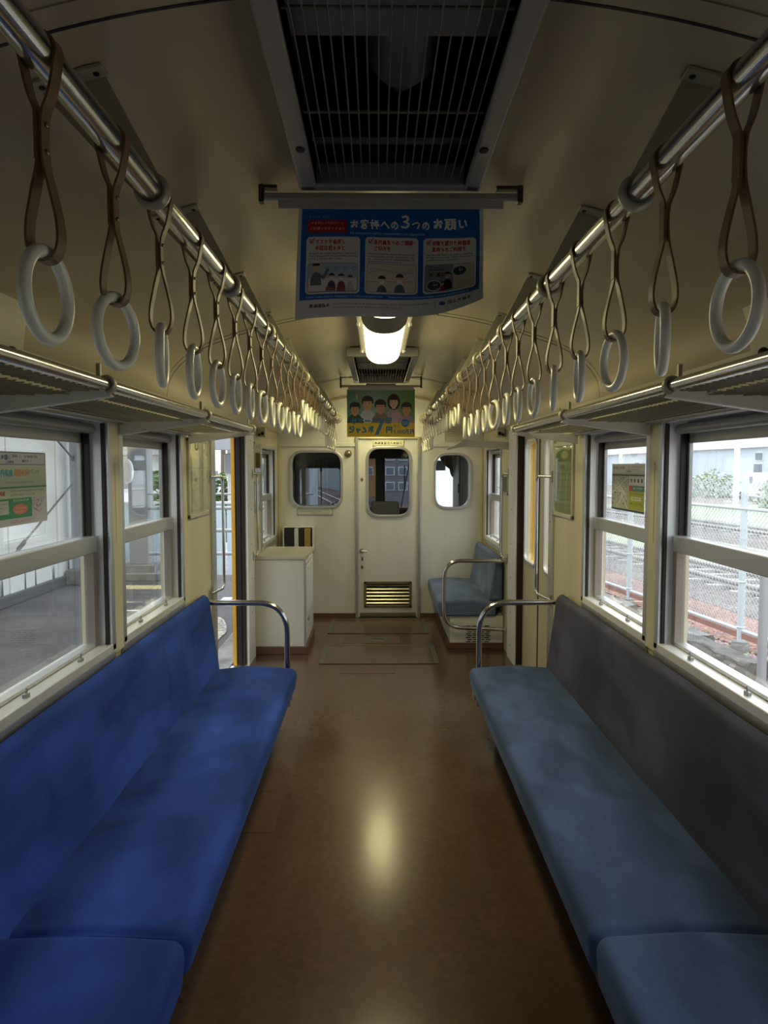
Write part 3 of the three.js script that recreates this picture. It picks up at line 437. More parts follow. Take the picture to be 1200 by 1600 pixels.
for (const [s, w, tw, first, step, sh, en] of [[-1, 'deep blue bench', twL, 0.835, 0.2185, [3.66, 3.87, 4.1, 4.32, 4.54, 4.76, 4.98, 5.16], [5.36, 5.6, 5.83, 6.07, 6.32]], [1, 'grey-blue bench', twR, 0.882, 0.2265, [3.86, 4.08, 4.31, 4.54, 4.76, 4.98, 5.18], [5.72, 5.96, 6.22, 6.5, 6.76]]]) {
  for (let i = 0; i < 13; i++) hang(s, first + i * step, tw[i], true, (i ? ORD[i] + ' long leather strap with ring ahead of the viewpoint over the ' : 'nearest long leather strap with white ring over the ') + w, 'long straps over the ' + w);
  sh.forEach((D, i) => hang(s, D, rr(-6, 6), false, ORD[i].replace('nearest', 'first') + ' short leather strap with ring in the row above the ' + (s < 0 ? 'open doorway' : 'closed door'), 'short straps by the ' + (s < 0 ? 'open doorway' : 'closed door')));
  en.forEach((D, i) => hang(s, D, rr(-5, 5), true, ORD[i].replace('nearest', 'first') + ' long leather strap with ring in the far row above the ' + (s < 0 ? 'white cabinet' : 'end seat'), 'far straps above the ' + (s < 0 ? 'white cabinet' : 'end seat')));
}
function rack(s, w) {
  const g = thing('luggage_rack', 'wire mesh luggage rack with chrome front tube above the ' + w, 'rack', [s * 0.83, 1.67, -1.5]), x = 0.665, y = 1.672, D1 = 3.63, D0 = -0.9;
  obj('front_tube', rod(V(s * x, y, -D0), V(s * x, y, -D1), 0.0145, 16), M.chrome, g);
  obj('wall_angle', side(s, -0.045, -0.02, 1.652, 1.66, D0, D1, 0.002), M.white, g);
  obj('wall_tube', rod(V(s * 0.97, 1.645, -D0), V(s * 0.97, 1.645, -D1), 0.008, 10), M.aluDark, g);
  const wires = [], pitch = 0.032, W = 0.29, run = W * 0.75; // crossing wires, slanted both ways
  for (let D = D0; D < D1; D += pitch) for (const d of [1, -1]) { const a = D, b = D + d * run; if (b < D0 || b > D1) continue; const n = 4; for (let i = 0; i < n; i++) { const p = i / n, q = (i + 1) / n, sag = (t) => 1.664 - 0.012 * Math.sin(Math.PI * t) - 0.006 * t; wires.push(new THREE.BoxGeometry(0.0034, 0.0026, Math.hypot((b - a) / n, W / n) + 0.004).rotateY(Math.atan2(s * W, -(b - a))).translate(s * (x + 0.01 + W * (p + q) / 2), sag((p + q) / 2) + d * 0.001, -(a + (b - a) * (p + q) / 2))); } }
  tag(obj('wire_mesh', wires, M.mesh, g), undefined, undefined, null, 'stuff');
  for (let i = -2; i < 3; i++) { const D = 1.685 + i * 0.965 + (i === 2 ? -0.01 : 0); if (D < D0) continue;
    const sh = new THREE.Shape(); sh.moveTo(s * (x - 0.012), 1.646); sh.quadraticCurveTo(s * (x + 0.03), 1.64, s * 0.979, 1.6); sh.lineTo(s * 0.979, 1.64); sh.lineTo(s * (x + 0.01), 1.664); sh.lineTo(s * (x - 0.012), 1.646);
    const k = obj('bracket', [boxUV(ex(sh, 0.022, { bevelEnabled: true, bevelSize: 0.002, bevelThickness: 0.002, bevelSegments: 1 }).translate(0, 0, -D - 0.011))], M.rackArm ??= std([0.62, 0.61, 0.54], 0.4), g);
    obj('clasp', new THREE.TorusGeometry(0.018, 0.006, 8, 20).scale(1, 1, 2).translate(s * x, y, -D), M.bracket, k);
    obj('peg', bar(s * (x + 0.012), s * (x + 0.022), y, y + 0.05, -D - 0.006, -D + 0.006, 0.002), M.bracket, k);
  }
  obj('end_cap', new THREE.SphereGeometry(0.0155, 12, 8).translate(s * x, y, -D1), M.rackArm, g);
}
rack(-1, 'deep blue bench'); rack(1, 'grey-blue bench');
// grab bars by the doors
for (const [s, D, dz, xo, y0, y1, label] of [[-1, 4.06, 0.19, 0.955, 0.755, 1.425, 'thin chrome grab bar on the near post of the open doorway'], [1, 4.12, 0.24, 0.95, 0.70, 1.425, 'thin chrome grab bar on the near post of the closed door'], [-1, 5.42, 0.1, 0.965, 0.80, 1.43, 'thin chrome grab bar between open doorway and white cabinet'], [1, 5.5, 0.12, 0.955, 0.77, 1.43, 'thin chrome grab bar between closed door and end seat']]) {
  const g = thing('grab_bar', label, 'grab bar', [s * 0.97, y0, -D]);
  obj('bar', tube([V(s * 0.985, y1, -D), V(s * xo, y1, -D - dz), V(s * xo, y0, -D - dz), V(s * 0.985, y0, -D)], 0.0085, 0.035, 10, 60), M.chrome, g);
  for (const y of [y0, y1]) obj('fixing', side(s, -0.02, -0.012, y - 0.035, y + 0.035, D - 0.012, D + 0.012, 0.002), M.aluDark, g);
}
{ // white arm over the end seat
  const g = thing('folding_bracket', 'white flat metal arm bolted to the wall above the end seat', 'bracket', [0.85, 1.66, -5.6]);
  const sh = new THREE.Shape(); sh.moveTo(0.52, 1.625); sh.quadraticCurveTo(0.6, 1.65, 0.63, 1.68); sh.lineTo(0.66, 1.695); sh.lineTo(0.995, 1.675); sh.lineTo(0.995, 1.62); sh.lineTo(0.72, 1.645); sh.quadraticCurveTo(0.62, 1.65, 0.52, 1.615); sh.lineTo(0.52, 1.625);
  obj('arm', boxUV(ex(sh, 0.02, { bevelEnabled: true, bevelSize: 0.002, bevelThickness: 0.002, bevelSegments: 1 }).translate(0, 0, -5.62)), M.rackArm, g);
  for (const [x, y] of [[0.66, 1.672], [0.96, 1.648]]) obj('bolt', new THREE.CylinderGeometry(0.012, 0.012, 0.012, 12).rotateX(Math.PI / 2).translate(x, y, -5.595), M.alu, g);
}

// ---------------------------------------------------------------- fans and lamps in the ceiling
FAN.forEach(([a, b], i) => {
  const g = thing('fan_grille', i ? 'dark ceiling fan grille beyond the glowing lamp' : 'dark wire ceiling fan grille in front of the blue notice', 'grille', [0, 2.15, -(a + b) / 2]), y = 2.125, w = FW + 0.012;
  obj('grille_frame', [bar(-w - 0.03, -w + 0.012, y, y + 0.06, -a + 0.02, -b - 0.02, 0.008), bar(w - 0.012, w + 0.03, y, y + 0.06, -a + 0.02, -b - 0.02, 0.008), bar(-w - 0.03, w + 0.03, y, y + 0.055, -b + 0.012, -b - 0.022, 0.006), bar(-w - 0.03, w + 0.03, y, y + 0.055, -a + 0.022, -a - 0.012, 0.006)], M.grilleFrame, g);
  const d = obj('duct', [bar(-FW - 0.02, -FW, 2.13, 2.42, -a, -b, 0), bar(FW, FW + 0.02, 2.13, 2.42, -a, -b, 0), bar(-FW - 0.02, FW + 0.02, 2.42, 2.44, -a, -b, 0), bar(-FW - 0.02, FW + 0.02, 2.14, 2.44, -a + 0.02, -a, 0), bar(-FW - 0.02, FW + 0.02, 2.14, 2.44, -b, -b - 0.02, 0)], M.black, g);
  obj('end_baffle', boxUV(new THREE.BoxGeometry(2 * FW, 0.006, 0.12).rotateX(0.35).translate(0, 2.2, -b + 0.07)), M.fanGrey, d);
  obj('end_baffle', boxUV(new THREE.BoxGeometry(2 * FW, 0.006, 0.9).translate(0, 2.185, -a - 0.455)), M.fanGrey, d);
  obj('fan_drum', [new THREE.CylinderGeometry(0.07, 0.07, (b - a) * 0.62, 20, 1).rotateX(Math.PI / 2).translate(0.02, 2.31, -(a + b) / 2 - 0.05), new THREE.ConeGeometry(0.07, 0.16, 20).rotateX(-Math.PI / 2).rotateY(0).translate(0.02, 2.31, -(a + b) / 2 - 0.05 - (b - a) * 0.31 - 0.08)], M.fanGrey, d);
  for (let k = 0; k < 18; k++) { const x = -FW + 0.012 + k * (2 * FW - 0.024) / 17; obj('grille_wire', wire(V(x, y + 0.018, -a), V(x, y + 0.018, -b), 0.0016), M.wireGrey ??= std([0.20, 0.185, 0.16], 0.5, 0.3), g); }
  for (let k = 1; k < 4; k++) obj('cross_rod', wire(V(-FW, y + 0.024, -b + 0.305 * k), V(FW, y + 0.024, -b + 0.305 * k), 0.0035), M.wireGrey, g);
  for (const x of [-w - 0.005, w + 0.005]) obj('fastener', new THREE.SphereGeometry(0.01, 10, 6).scale(1, 0.5, 1.4).translate(x, y, -b + 0.2), M.black, g);
});
function lampShape(r0, D0, D1, yTop, drop, capEnds) { // half-round trough lying along the car, its ends rounded over
  const prof = (i, n) => { const a = Math.PI * i / n; return [Math.cos(a), -Math.sin(a)]; }, n = 20, st = [], pos = [], idx = [], m = 8, L = 0.05;
  for (let i = 0; i <= m; i++) st.push(capEnds[0] ? [D0 + L * (1 - Math.cos(i / m * Math.PI / 2)), Math.max(0.02, Math.sin(i / m * Math.PI / 2))] : [D0 + L * i / m, 1]);
  for (let i = 0; i <= m; i++) st.push(capEnds[1] ? [D1 - L * (1 - Math.cos((1 - i / m) * Math.PI / 2)), Math.max(0.02, Math.sin((1 - i / m) * Math.PI / 2))] : [D1 - L * (1 - i / m), 1]);
  st.forEach(([D, k]) => { for (let j = 0; j <= n; j++) { const [c, s] = prof(j, n); pos.push(Math.sign(c) * Math.pow(Math.abs(c), 0.8) * r0 * (0.6 + 0.4 * k), yTop + s * drop * k, -D); } });
  for (let i = 0; i < st.length - 1; i++) for (let j = 0; j < n; j++) { const a = i * (n + 1) + j, b = a + n + 1; idx.push(a, a + 1, b, a + 1, b + 1, b); }
  const g = new THREE.BufferGeometry(); g.setAttribute('position', new THREE.Float32BufferAttribute(pos, 3)); g.setIndex(idx); g.computeVertexNormals(); return g;
}
function lamp(label, D0, D1, halves) {
  const g = thing('ceiling_lamp', label, 'lamp', [0, 2.12, -(D0 + D1) / 2]), y = 2.125;
  obj('base_plate', bar(-0.125, 0.125, y, 2.186, -D0 + 0.03, -D1 - 0.03, 0.006), M.grilleFrame, g);
  for (const [a, b] of halves) {
    obj('diffuser', lampShape(0.094, a, b, y, 0.068, [1, 1]), M.diffuser, g);
    const l = new THREE.RectAreaLight(new THREE.Color(1, 0.88, 0.47), LAMP_AREA, 0.16, b - a - 0.06); l.name = 'lamp_light'; l.position.set(0, y - 0.072 - 2.12, -(a + b) / 2 + (D0 + D1) / 2); l.rotation.x = -Math.PI / 2; g.add(l);
  }
  if (halves.length > 1) obj('centre_band', lampShape(0.1, halves[0][1] - 0.035, halves[1][0] + 0.035, y, 0.075, [0, 0]), M.bandDark ??= std([0.12, 0.11, 0.09], 0.5), g);
  for (const x of [-0.118, 0.118]) for (let k = 0; k < 3; k++) obj('clip', bar(x - 0.008, x + 0.008, y - 0.014, y + 0.01, -D0 - 0.1 - k * (D1 - D0 - 0.2) / 2, -D0 - 0.13 - k * (D1 - D0 - 0.2) / 2, 0.003), M.aluDark, g);
}
lamp('glowing double ceiling lamp with dark centre band behind the blue notice', 2.38, 4.07, [[2.4, 2.8], [3.05, 4.07]]);
lamp('glowing ceiling lamp close to the cab bulkhead behind the hanging lottery advert', 6.08, 6.86, [[6.1, 6.86]]);

// ---------------------------------------------------------------- hanging notices
const person = (g, x, y, s, coat, hair, skin, mask) => { // flat printed little passenger
  g.fillStyle = coat; g.beginPath(); g.moveTo(x - s * 0.5, y + s * 1.7); g.quadraticCurveTo(x - s * 0.5, y + s * 0.55, x, y + s * 0.5); g.quadraticCurveTo(x + s * 0.5, y + s * 0.55, x + s * 0.5, y + s * 1.7); g.fill();
  g.fillStyle = skin; g.beginPath(); g.ellipse(x, y + s * 0.1, s * 0.3, s * 0.38, 0, 0, 7); g.fill(); g.fillStyle = hair; g.beginPath(); g.ellipse(x, y - s * 0.06, s * 0.34, s * 0.3, 0, Math.PI, 0); g.fill();
  if (mask) { g.fillStyle = '#f2f2ee'; g.fillRect(x - s * 0.2, y + s * 0.14, s * 0.4, s * 0.24); }
};
const noticeTex = canvasTex(1400, 824, (g, W, H) => {
  g.fillStyle = '#dcdbd6'; g.fillRect(0, 0, W, H); const b = g.createLinearGradient(0, 0, 0, 1); b.addColorStop(0, '#1463b0'); g.fillStyle = '#1260b2'; g.fillRect(28, 0, W - 56, 690);
  jt(g, 'さまにごりようのおきゃく', 82, 70, 20, '#9ec0e6', 0.1);
  g.fillStyle = '#b3202a'; g.beginPath(); g.roundRect(74, 100, 294, 96, 16); g.fill(); jt(g, 'お客様のご利用にへの', 98, 112, 25, '#e9b9a0', 0.1); jt(g, 'ご利用いただくために', 90, 152, 27, '#f0d9c8', 0.11);
  let x = jt(g, 'お客様への', 390, 96, 76, '#f2f0ea', 0.14); x = jt(g, '3', x + 6, 46, 128, '#f2f0ea'); x = jt(g, 'つの', x + 8, 96, 76, '#f2f0ea', 0.14); jt(g, 'お願い', x + 8, 80, 92, '#f2f0ea', 0.15);
  g.fillStyle = '#b9d4f0'; g.font = 'bold 23px sans-serif'; g.fillText("For everyone's safety, cooperation's we appreciate", 392, 206);
  const P = [[70, 'マスクを着用し、', '会話は控えめに'], [508, '車内換気へのご理解・', 'ご協力を'], [946, '混雑を避けた時間帯・', '車両でのご利用を']];
  P.forEach(([px, a, c], i) => {
    g.fillStyle = '#dddbd2'; g.beginPath(); g.roundRect(px, 226, 400, 424, 28); g.fill();
    g.strokeStyle = '#333'; g.lineWidth = 3; g.strokeRect(px + 26, 246, 26, 26); g.strokeStyle = '#c02020'; g.lineWidth = 6; g.beginPath(); g.moveTo(px + 28, 254); g.lineTo(px + 38, 268); g.lineTo(px + 58, 236); g.stroke();
    jt(g, a, px + 64, 244, 40, '#c4202a', 0.13, 0.82); jt(g, c, px + 64, 290, 40, '#c4202a', 0.13, 0.82);
    small(g, px + 24, 344, 350, 13, '#333', i === 1 ? 4 : 3, 1.5);
    g.fillStyle = '#e8e4d8'; g.strokeStyle = '#2d5f96'; g.lineWidth = 5; g.beginPath(); g.roundRect(px + 16, 424, 368, 210, 20); g.fill(); g.stroke(); g.save(); g.clip();
    if (i === 0) { g.fillStyle = '#aebdcb'; g.fillRect(px, 424, 400, 110); g.strokeStyle = '#6f7f8f'; g.lineWidth = 4; for (let k = 0; k < 4; k++) { g.beginPath(); g.arc(px + 160 + k * 66, 462, 13, 0, 7); g.stroke(); } person(g, px + 76, 446, 82, '#66707c', '#26221f', '#d9b594'); g.strokeStyle = '#66707c'; g.lineWidth = 22; g.beginPath(); g.moveTo(px + 96, 506); g.lineTo(px + 132, 530); g.lineTo(px + 162, 474); g.stroke(); person(g, px + 192, 520, 64, '#4a4f66', '#2b2520', '#e6c4a6', 1); person(g, px + 264, 524, 64, '#9c3f48', '#1f1c1a', '#e6c4a6', 1); person(g, px + 330, 532, 58, '#c9c3b6', '#3a3028', '#e6c4a6', 1); g.fillStyle = '#a5533e'; g.fillRect(px + 150, 600, 60, 30); }
    if (i === 1) { g.fillStyle = '#dfd2bd'; g.fillRect(px, 424, 400, 220); g.strokeStyle = '#8fa5ae'; g.lineWidth = 4; for (let k = 0; k < 2; k++) { g.beginPath(); g.moveTo(px + 30, 470 + k * 26); g.bezierCurveTo(px + 140, 430, px + 220, 520, px + 370, 462 + k * 20); g.stroke(); } g.strokeStyle = '#c08878'; g.beginPath(); g.moveTo(px + 20, 560); g.lineTo(px + 380, 552); g.stroke(); person(g, px + 128, 540, 84, '#5c6168', '#2c211c', '#e8c8aa', 1); person(g, px + 262, 526, 92, '#5b6a70', '#4a382c', '#e8c8aa', 1); }
    if (i === 2) { g.fillStyle = '#7f8b98'; g.fillRect(px, 424, 230, 220); g.fillStyle = '#c9c3ae'; g.fillRect(px + 230, 424, 170, 220); for (const [cx, cy] of [[px + 84, 586], [px + 278, 482]]) { g.fillStyle = '#3b4858'; g.beginPath(); g.ellipse(cx, cy, 54, 40, 0, 0, 7); g.fill(); g.strokeStyle = '#d6d9dc'; g.lineWidth = 6; g.stroke(); g.beginPath(); g.moveTo(cx, cy - 22); g.lineTo(cx, cy); g.lineTo(cx + 24, cy - 8); g.stroke(); } person(g, px + 188, 506, 70, '#1f2430', '#17130f', '#caa98a'); person(g, px + 150, 570, 40, '#a33a30', '#17130f', '#caa98a'); for (let k = 0; k < 4; k++) person(g, px + 60 + k * 30, 470, 26, ['#5a6472', '#b0913c', '#444', '#6d5a55'][k], '#222', '#c8a98d'); g.fillStyle = '#b9b79f'; g.beginPath(); g.roundRect(px + 250, 570, 130, 46, 20); g.fill(); }
    g.restore();
  });
  small(g, 78, 664, 560, 15, '#c6dcf2'); g.font = 'bold 17px sans-serif'; g.fillStyle = '#c6dcf2'; g.fillText('Thank you for your cooperation in helping us stop the spread of COVID-19', 690, 678);
  jt(g, '鉄道連絡会', 104, 722, 30, '#2c2c2c', 0.13); small(g, 280, 720, 720, 15, '#777', 2, 1.7); g.fillStyle = '#3b52a0'; g.beginPath(); g.ellipse(1096, 740, 26, 17, 0.3, 0, 7); g.fill(); g.strokeStyle = '#888'; g.beginPath(); g.moveTo(1044, 712); g.lineTo(1044, 772); g.stroke(); jt(g, '国土交通省', 1136, 722, 36, '#444', 0.12);
});
const lotteryTex = canvasTex(960, 680, (g, W, H) => {
  const k = g.createLinearGradient(0, 0, W, 0); k.addColorStop(0, '#5c8a78'); k.addColorStop(0.4, '#8fa8a0'); k.addColorStop(1, '#5f8a45'); g.fillStyle = k; g.fillRect(0, 0, W, H); g.fillStyle = '#d9b620'; g.fillRect(0, 470, W, H - 470);
  const head = (x, y, s, hair, skin, coat, long) => { g.fillStyle = coat; g.beginPath(); g.moveTo(x - s * 1.3, 480); g.quadraticCurveTo(x - s, y + s * 0.9, x, y + s * 0.9); g.quadraticCurveTo(x + s, y + s * 0.9, x + s * 1.4, 480); g.fill(); if (long) { g.fillStyle = hair; g.beginPath(); g.ellipse(x, y + 10, s * 0.98, s * 1.25, 0, 0, 7); g.fill(); } g.fillStyle = skin; g.beginPath(); g.ellipse(x, y + s * 0.15, s * 0.66, s * 0.9, 0, 0, 7); g.fill(); g.fillRect(x - s * 0.25, y + s * 0.7, s * 0.5, s * 0.5); g.fillStyle = hair; g.beginPath(); g.ellipse(x, y - s * 0.3, s * 0.82, s * 0.68, 0, Math.PI * 0.95, Math.PI * 0.05); g.fill(); g.fillRect(x - s * 0.8, y - s * 0.36, s * 0.2, s * 0.5); g.fillRect(x + s * 0.6, y - s * 0.36, s * 0.2, s * 0.5); g.fillStyle = '#33231c'; for (const e of [-1, 1]) { g.beginPath(); g.ellipse(x + e * s * 0.26, y + s * 0.08, s * 0.09, s * 0.05, 0, 0, 7); g.fill(); } g.strokeStyle = '#8a3a34'; g.lineWidth = 5; g.beginPath(); g.moveTo(x - s * 0.2, y + s * 0.62); g.quadraticCurveTo(x, y + s * 0.72, x + s * 0.2, y + s * 0.62); g.stroke(); };
  head(290, 190, 100, '#2a1d18', '#d2a283', '#b9c3cc'); head(660, 170, 92, '#241a17', '#dcb094', '#b493a8', 1); head(112, 270, 92, '#241a16', '#cf9d7c', '#26402c'); head(840, 270, 92, '#2a1e1a', '#c9987a', '#a0879a'); head(472, 240, 100, '#1d1613', '#c99a7b', '#8a6a66');
  g.fillStyle = '#cf9d7c'; g.beginPath(); g.roundRect(126, 60, 22, 90, 10); g.fill();
  jt(g, 'サマー', 50, 400, 104, '#1f6c9c', 0.2, 0.94); jt(g, 'ジャンボ', 24, 520, 108, '#1b6592', 0.2, 0.84);
  g.fillStyle = '#1b6a9a'; g.font = 'bold 330px sans-serif'; g.fillText('7', 358, 650); jt(g, '億', 545, 400, 96, '#1f6c9c', 0.15); jt(g, '円', 545, 524, 108, '#1b5f86', 0.18); jt(g, 'ミニ', 660, 500, 54, '#1b5f86', 0.14, 0.8); jt(g, '1,000万円', 654, 564, 80, '#1b5f86', 0.16, 0.84);
  g.fillStyle = '#2b66ae'; g.beginPath(); g.arc(826, 480, 58, 0, 7); g.fill(); g.fillStyle = '#8fb4e0'; small(g, 790, 462, 76, 15, '#a9c6ea', 2, 1.6); g.strokeStyle = '#b08ab4'; g.lineWidth = 4; g.beginPath(); g.arc(900, 500, 36, 0, 7); g.stroke();
});
function sheet(w, h, tex, bend) { // thin curled paper: front print, plain back, hung from its top edge at the origin
  const n = 24, m = 24, th = 0.0006, f = [], u = [], idx = [], q = [];
  const P = (i, j) => bend(i / n, j / m);
  for (let j = 0; j <= m; j++) for (let i = 0; i <= n; i++) { const p = P(i, j); f.push(...p); u.push(i / n, 1 - j / m); }
  for (let j = 0; j < m; j++) for (let i = 0; i < n; i++) { const a = j * (n + 1) + i; idx.push(a, a + n + 1, a + 1, a + 1, a + n + 1, a + n + 2); }
  const make = (flipIt, dz) => { const g = new THREE.BufferGeometry(); g.setAttribute('position', new THREE.Float32BufferAttribute(f.map((v, k) => (k % 3 === 2 ? v + dz : v)), 3)); g.setAttribute('uv', new THREE.Float32BufferAttribute(u, 2)); const id = idx.slice(); if (flipIt) for (let k = 0; k < id.length; k += 3) { const t = id[k + 1]; id[k + 1] = id[k + 2]; id[k + 2] = t; } g.setIndex(id); g.computeVertexNormals(); return g; };
  return [make(false, 0), make(true, -th)];
}
function hangingAd(label, noun, D, y, barHalf, x0, x1, h, tex, bend, clampHalf) {
  const g = thing(noun, label, 'poster', [(x0 + x1) / 2, y, -D]), mid = (x0 + x1) / 2;
  obj('hanger_bar', [bar(mid - barHalf, mid + barHalf, y - 0.006, y + 0.012, -D - 0.008, -D + 0.008, 0.005)], M.adBar ??= std([0.40, 0.39, 0.36], 0.4, 0.2), g);
  obj('clamp_strip', bar(mid - clampHalf, mid + clampHalf, y - 0.026, y - 0.004, -D - 0.004, -D + 0.005, 0.002), M.adClamp ??= std([0.50, 0.49, 0.47], 0.4, 0.1), g);
  const [front, back] = sheet(x1 - x0, h, tex, bend); obj('print', front.translate(mid, y - 0.02, -D + 0.002), printed(tex, 0.5), g); obj('back_sheet', back.translate(mid, y - 0.02, -D + 0.002), M.paper, g);
  for (const e of [-1, 1]) { const x = mid + e * barHalf, c = arcY(x); const k = obj('hook', [bar(x - 0.007, x + 0.007, y - 0.012, c - 0.002, -D - 0.012, -D + 0.012, 0.003), bar(x - e * 0.05 - 0.01, x + 0.007, c - 0.012, c - 0.004, -D - 0.014, -D + 0.014, 0.003)], M.hook ??= std([0.09, 0.07, 0.05], 0.45, 0.5), g); }
}
hangingAd('blue and white hanging notice with three printed panels and curled corner', 'hanging_notice', 1.78, 2.135, 0.315, -0.222, 0.228, 0.262, noticeTex, (u, v) => { const c = u * u * u * v * v; return [(u - 0.5) * (0.45 + 0.025 * v) - 0.026 * c, -0.270 * v + 0.026 * c + 0.006 * v * Math.sin(u * 6), 0.115 * c * v + 0.012 * Math.sin(u * 5 + 1) * v - 0.02 * v * v * (1 - u)]; }, 0.275);
hangingAd('hanging lottery advert with five faces and a large blue seven', 'hanging_advert', 5.44, 2.09, 0.305, -0.262, 0.254, 0.385, lotteryTex, (u, v) => [(u - 0.5) * 0.516, -0.36 * v, 0.006 * Math.sin(u * 5) * v], 0.25);

// ---------------------------------------------------------------- framed and stuck notices on the side walls
function framed(s, a, b, y0, y1, label, draw, color) {
  const g = thing('framed_notice', label, 'notice', [s * 0.99, y0, -(a + b) / 2]), W = 360, H = Math.round(360 * (y1 - y0) / (b - a));
  obj('frame', [side(s, -0.014, 0, y0, y0 + 0.022, a, b, 0.003), side(s, -0.014, 0, y1 - 0.018, y1, a, b, 0.003), side(s, -0.014, 0, y0, y1, a, a + 0.018, 0.003), side(s, -0.014, 0, y0, y1, b - 0.018, b, 0.003)], M.frameCream ??= std([0.52, 0.50, 0.40], 0.4, 0.1), g);
  const p = new THREE.PlaneGeometry(b - a - 0.03, y1 - y0 - 0.036).rotateY(-s * Math.PI / 2).translate(s * 0.993, (y0 + y1) / 2, -(a + b) / 2);
  obj('print', [p], printed(canvasTex(W, H, draw), 0.35), g);
  obj('cover_pane', side(s, -0.0115, -0.0095, y0 + 0.01, y1 - 0.01, a + 0.01, b - 0.01, 0), M.glass, g);
}
framed(-1, 3.625, 4.06, 1.215, 1.63, 'framed yellowed route map on the wall before the open doorway', (g, W, H) => {
  g.fillStyle = '#b9b58a'; g.fillRect(0, 0, W, H); g.fillStyle = '#c9b83c'; g.beginPath(); g.moveTo(0, 40); g.lineTo(W * 0.6, 30); g.lineTo(W * 0.3, H * 0.32); g.lineTo(0, H * 0.25); g.fill(); g.fillStyle = '#8ba086'; g.fillRect(0, H * 0.4, W * 0.35, H * 0.14); g.strokeStyle = '#6b6f58'; g.lineWidth = 3;
  for (let i = 0; i < 26; i++) { g.beginPath(); let x = rr(0, W), y = rr(40, H); g.moveTo(x, y); for (let k = 0; k < 3; k++) { x += rr(-70, 70); y += rr(-60, 60); g.lineTo(x, y); } g.stroke(); }
  g.strokeStyle = '#8a8f70'; g.lineWidth = 5; for (const k of [0.36, 0.66, 0.95]) { g.beginPath(); g.moveTo(0, H * k); g.lineTo(W, H * k); g.stroke(); } for (let i = 0; i < 22; i++) small(g, rr(8, W - 90), rr(20, H - 20), rr(30, 80), 8, '#55583f'); jt(g, '三岐鉄道', 70, 8, 34, '#6a6a35', 0.12);
});
framed(1, 3.705, 4.11, 1.205, 1.615, 'framed pale green timetable on the wall before the closed door', (g, W, H) => {
  g.fillStyle = '#aeb486'; g.fillRect(0, 0, W, H); g.fillStyle = '#7f9455'; g.fillRect(30, 14, W - 60, 70); g.fillStyle = '#cfc98e'; g.beginPath(); g.ellipse(W * 0.55, 48, 70, 22, 0, 0, 7); g.fill(); jt(g, '三岐鉄道', 90, 100, 28, '#5d6a3c', 0.1); g.strokeStyle = '#8f9a6c'; g.lineWidth = 2; for (let i = 0; i < 16; i++) { g.beginPath(); g.moveTo(30, 150 + i * 14); g.lineTo(W - 30, 150 + i * 14); g.stroke(); } for (let i = 0; i < 6; i++) small(g, 40, 145 + i * 34, W - 80, 9, '#6e774e'); g.strokeStyle = '#dfe0cf'; g.lineWidth = 8; g.beginPath(); g.moveTo(60, H); g.lineTo(140, 130); g.moveTo(220, H - 20); g.lineTo(250, 150); g.stroke();
});
framed(-1, 5.56, 5.86, 1.42, 1.68, 'small framed brown photo notice high on the wall past the open doorway', (g, W, H) => { g.fillStyle = '#a08a3a'; g.fillRect(0, 0, W, H); g.fillStyle = '#7a4a24'; g.beginPath(); g.moveTo(W * 0.3, H); g.lineTo(W * 0.55, 40); g.lineTo(W * 0.8, H); g.fill(); small(g, 30, 20, W - 60, 14, '#5d4a1c', 2); });
framed(-1, 5.53, 5.8, 1.12, 1.37, 'small framed pale notice below the brown photo notice', (g, W, H) => { g.fillStyle = '#b9b795'; g.fillRect(0, 0, W, H); small(g, 30, 30, W - 60, 14, '#76745c', 9, 2); });
framed(1, 5.56, 5.86, 1.26, 1.42, 'small framed pale notice beside the end seat grab bar', (g, W, H) => { g.fillStyle = '#c3c2b2'; g.fillRect(0, 0, W, H); small(g, 30, 30, W - 60, 14, '#8a897c', 4, 2); });
function sticker(s, D0, D1, y0, y1, label, draw, W, H) { // printed film on the inner face of a window pane
  const g = thing('window_sticker', label, 'sticker', [s * 1.075, y0, -(D0 + D1) / 2]);
  obj('film', side(s, 0.0748, 0.0765, y0, y1, D0, D1, 0), M.film ??= std([0.55, 0.55, 0.52], 0.6), g);
  obj('print', new THREE.PlaneGeometry(D1 - D0, y1 - y0).rotateY(-s * Math.PI / 2).translate(s * 1.0744, (y0 + y1) / 2, -(D0 + D1) / 2), printed(canvasTex(W, H, draw), 0.5), g);
}
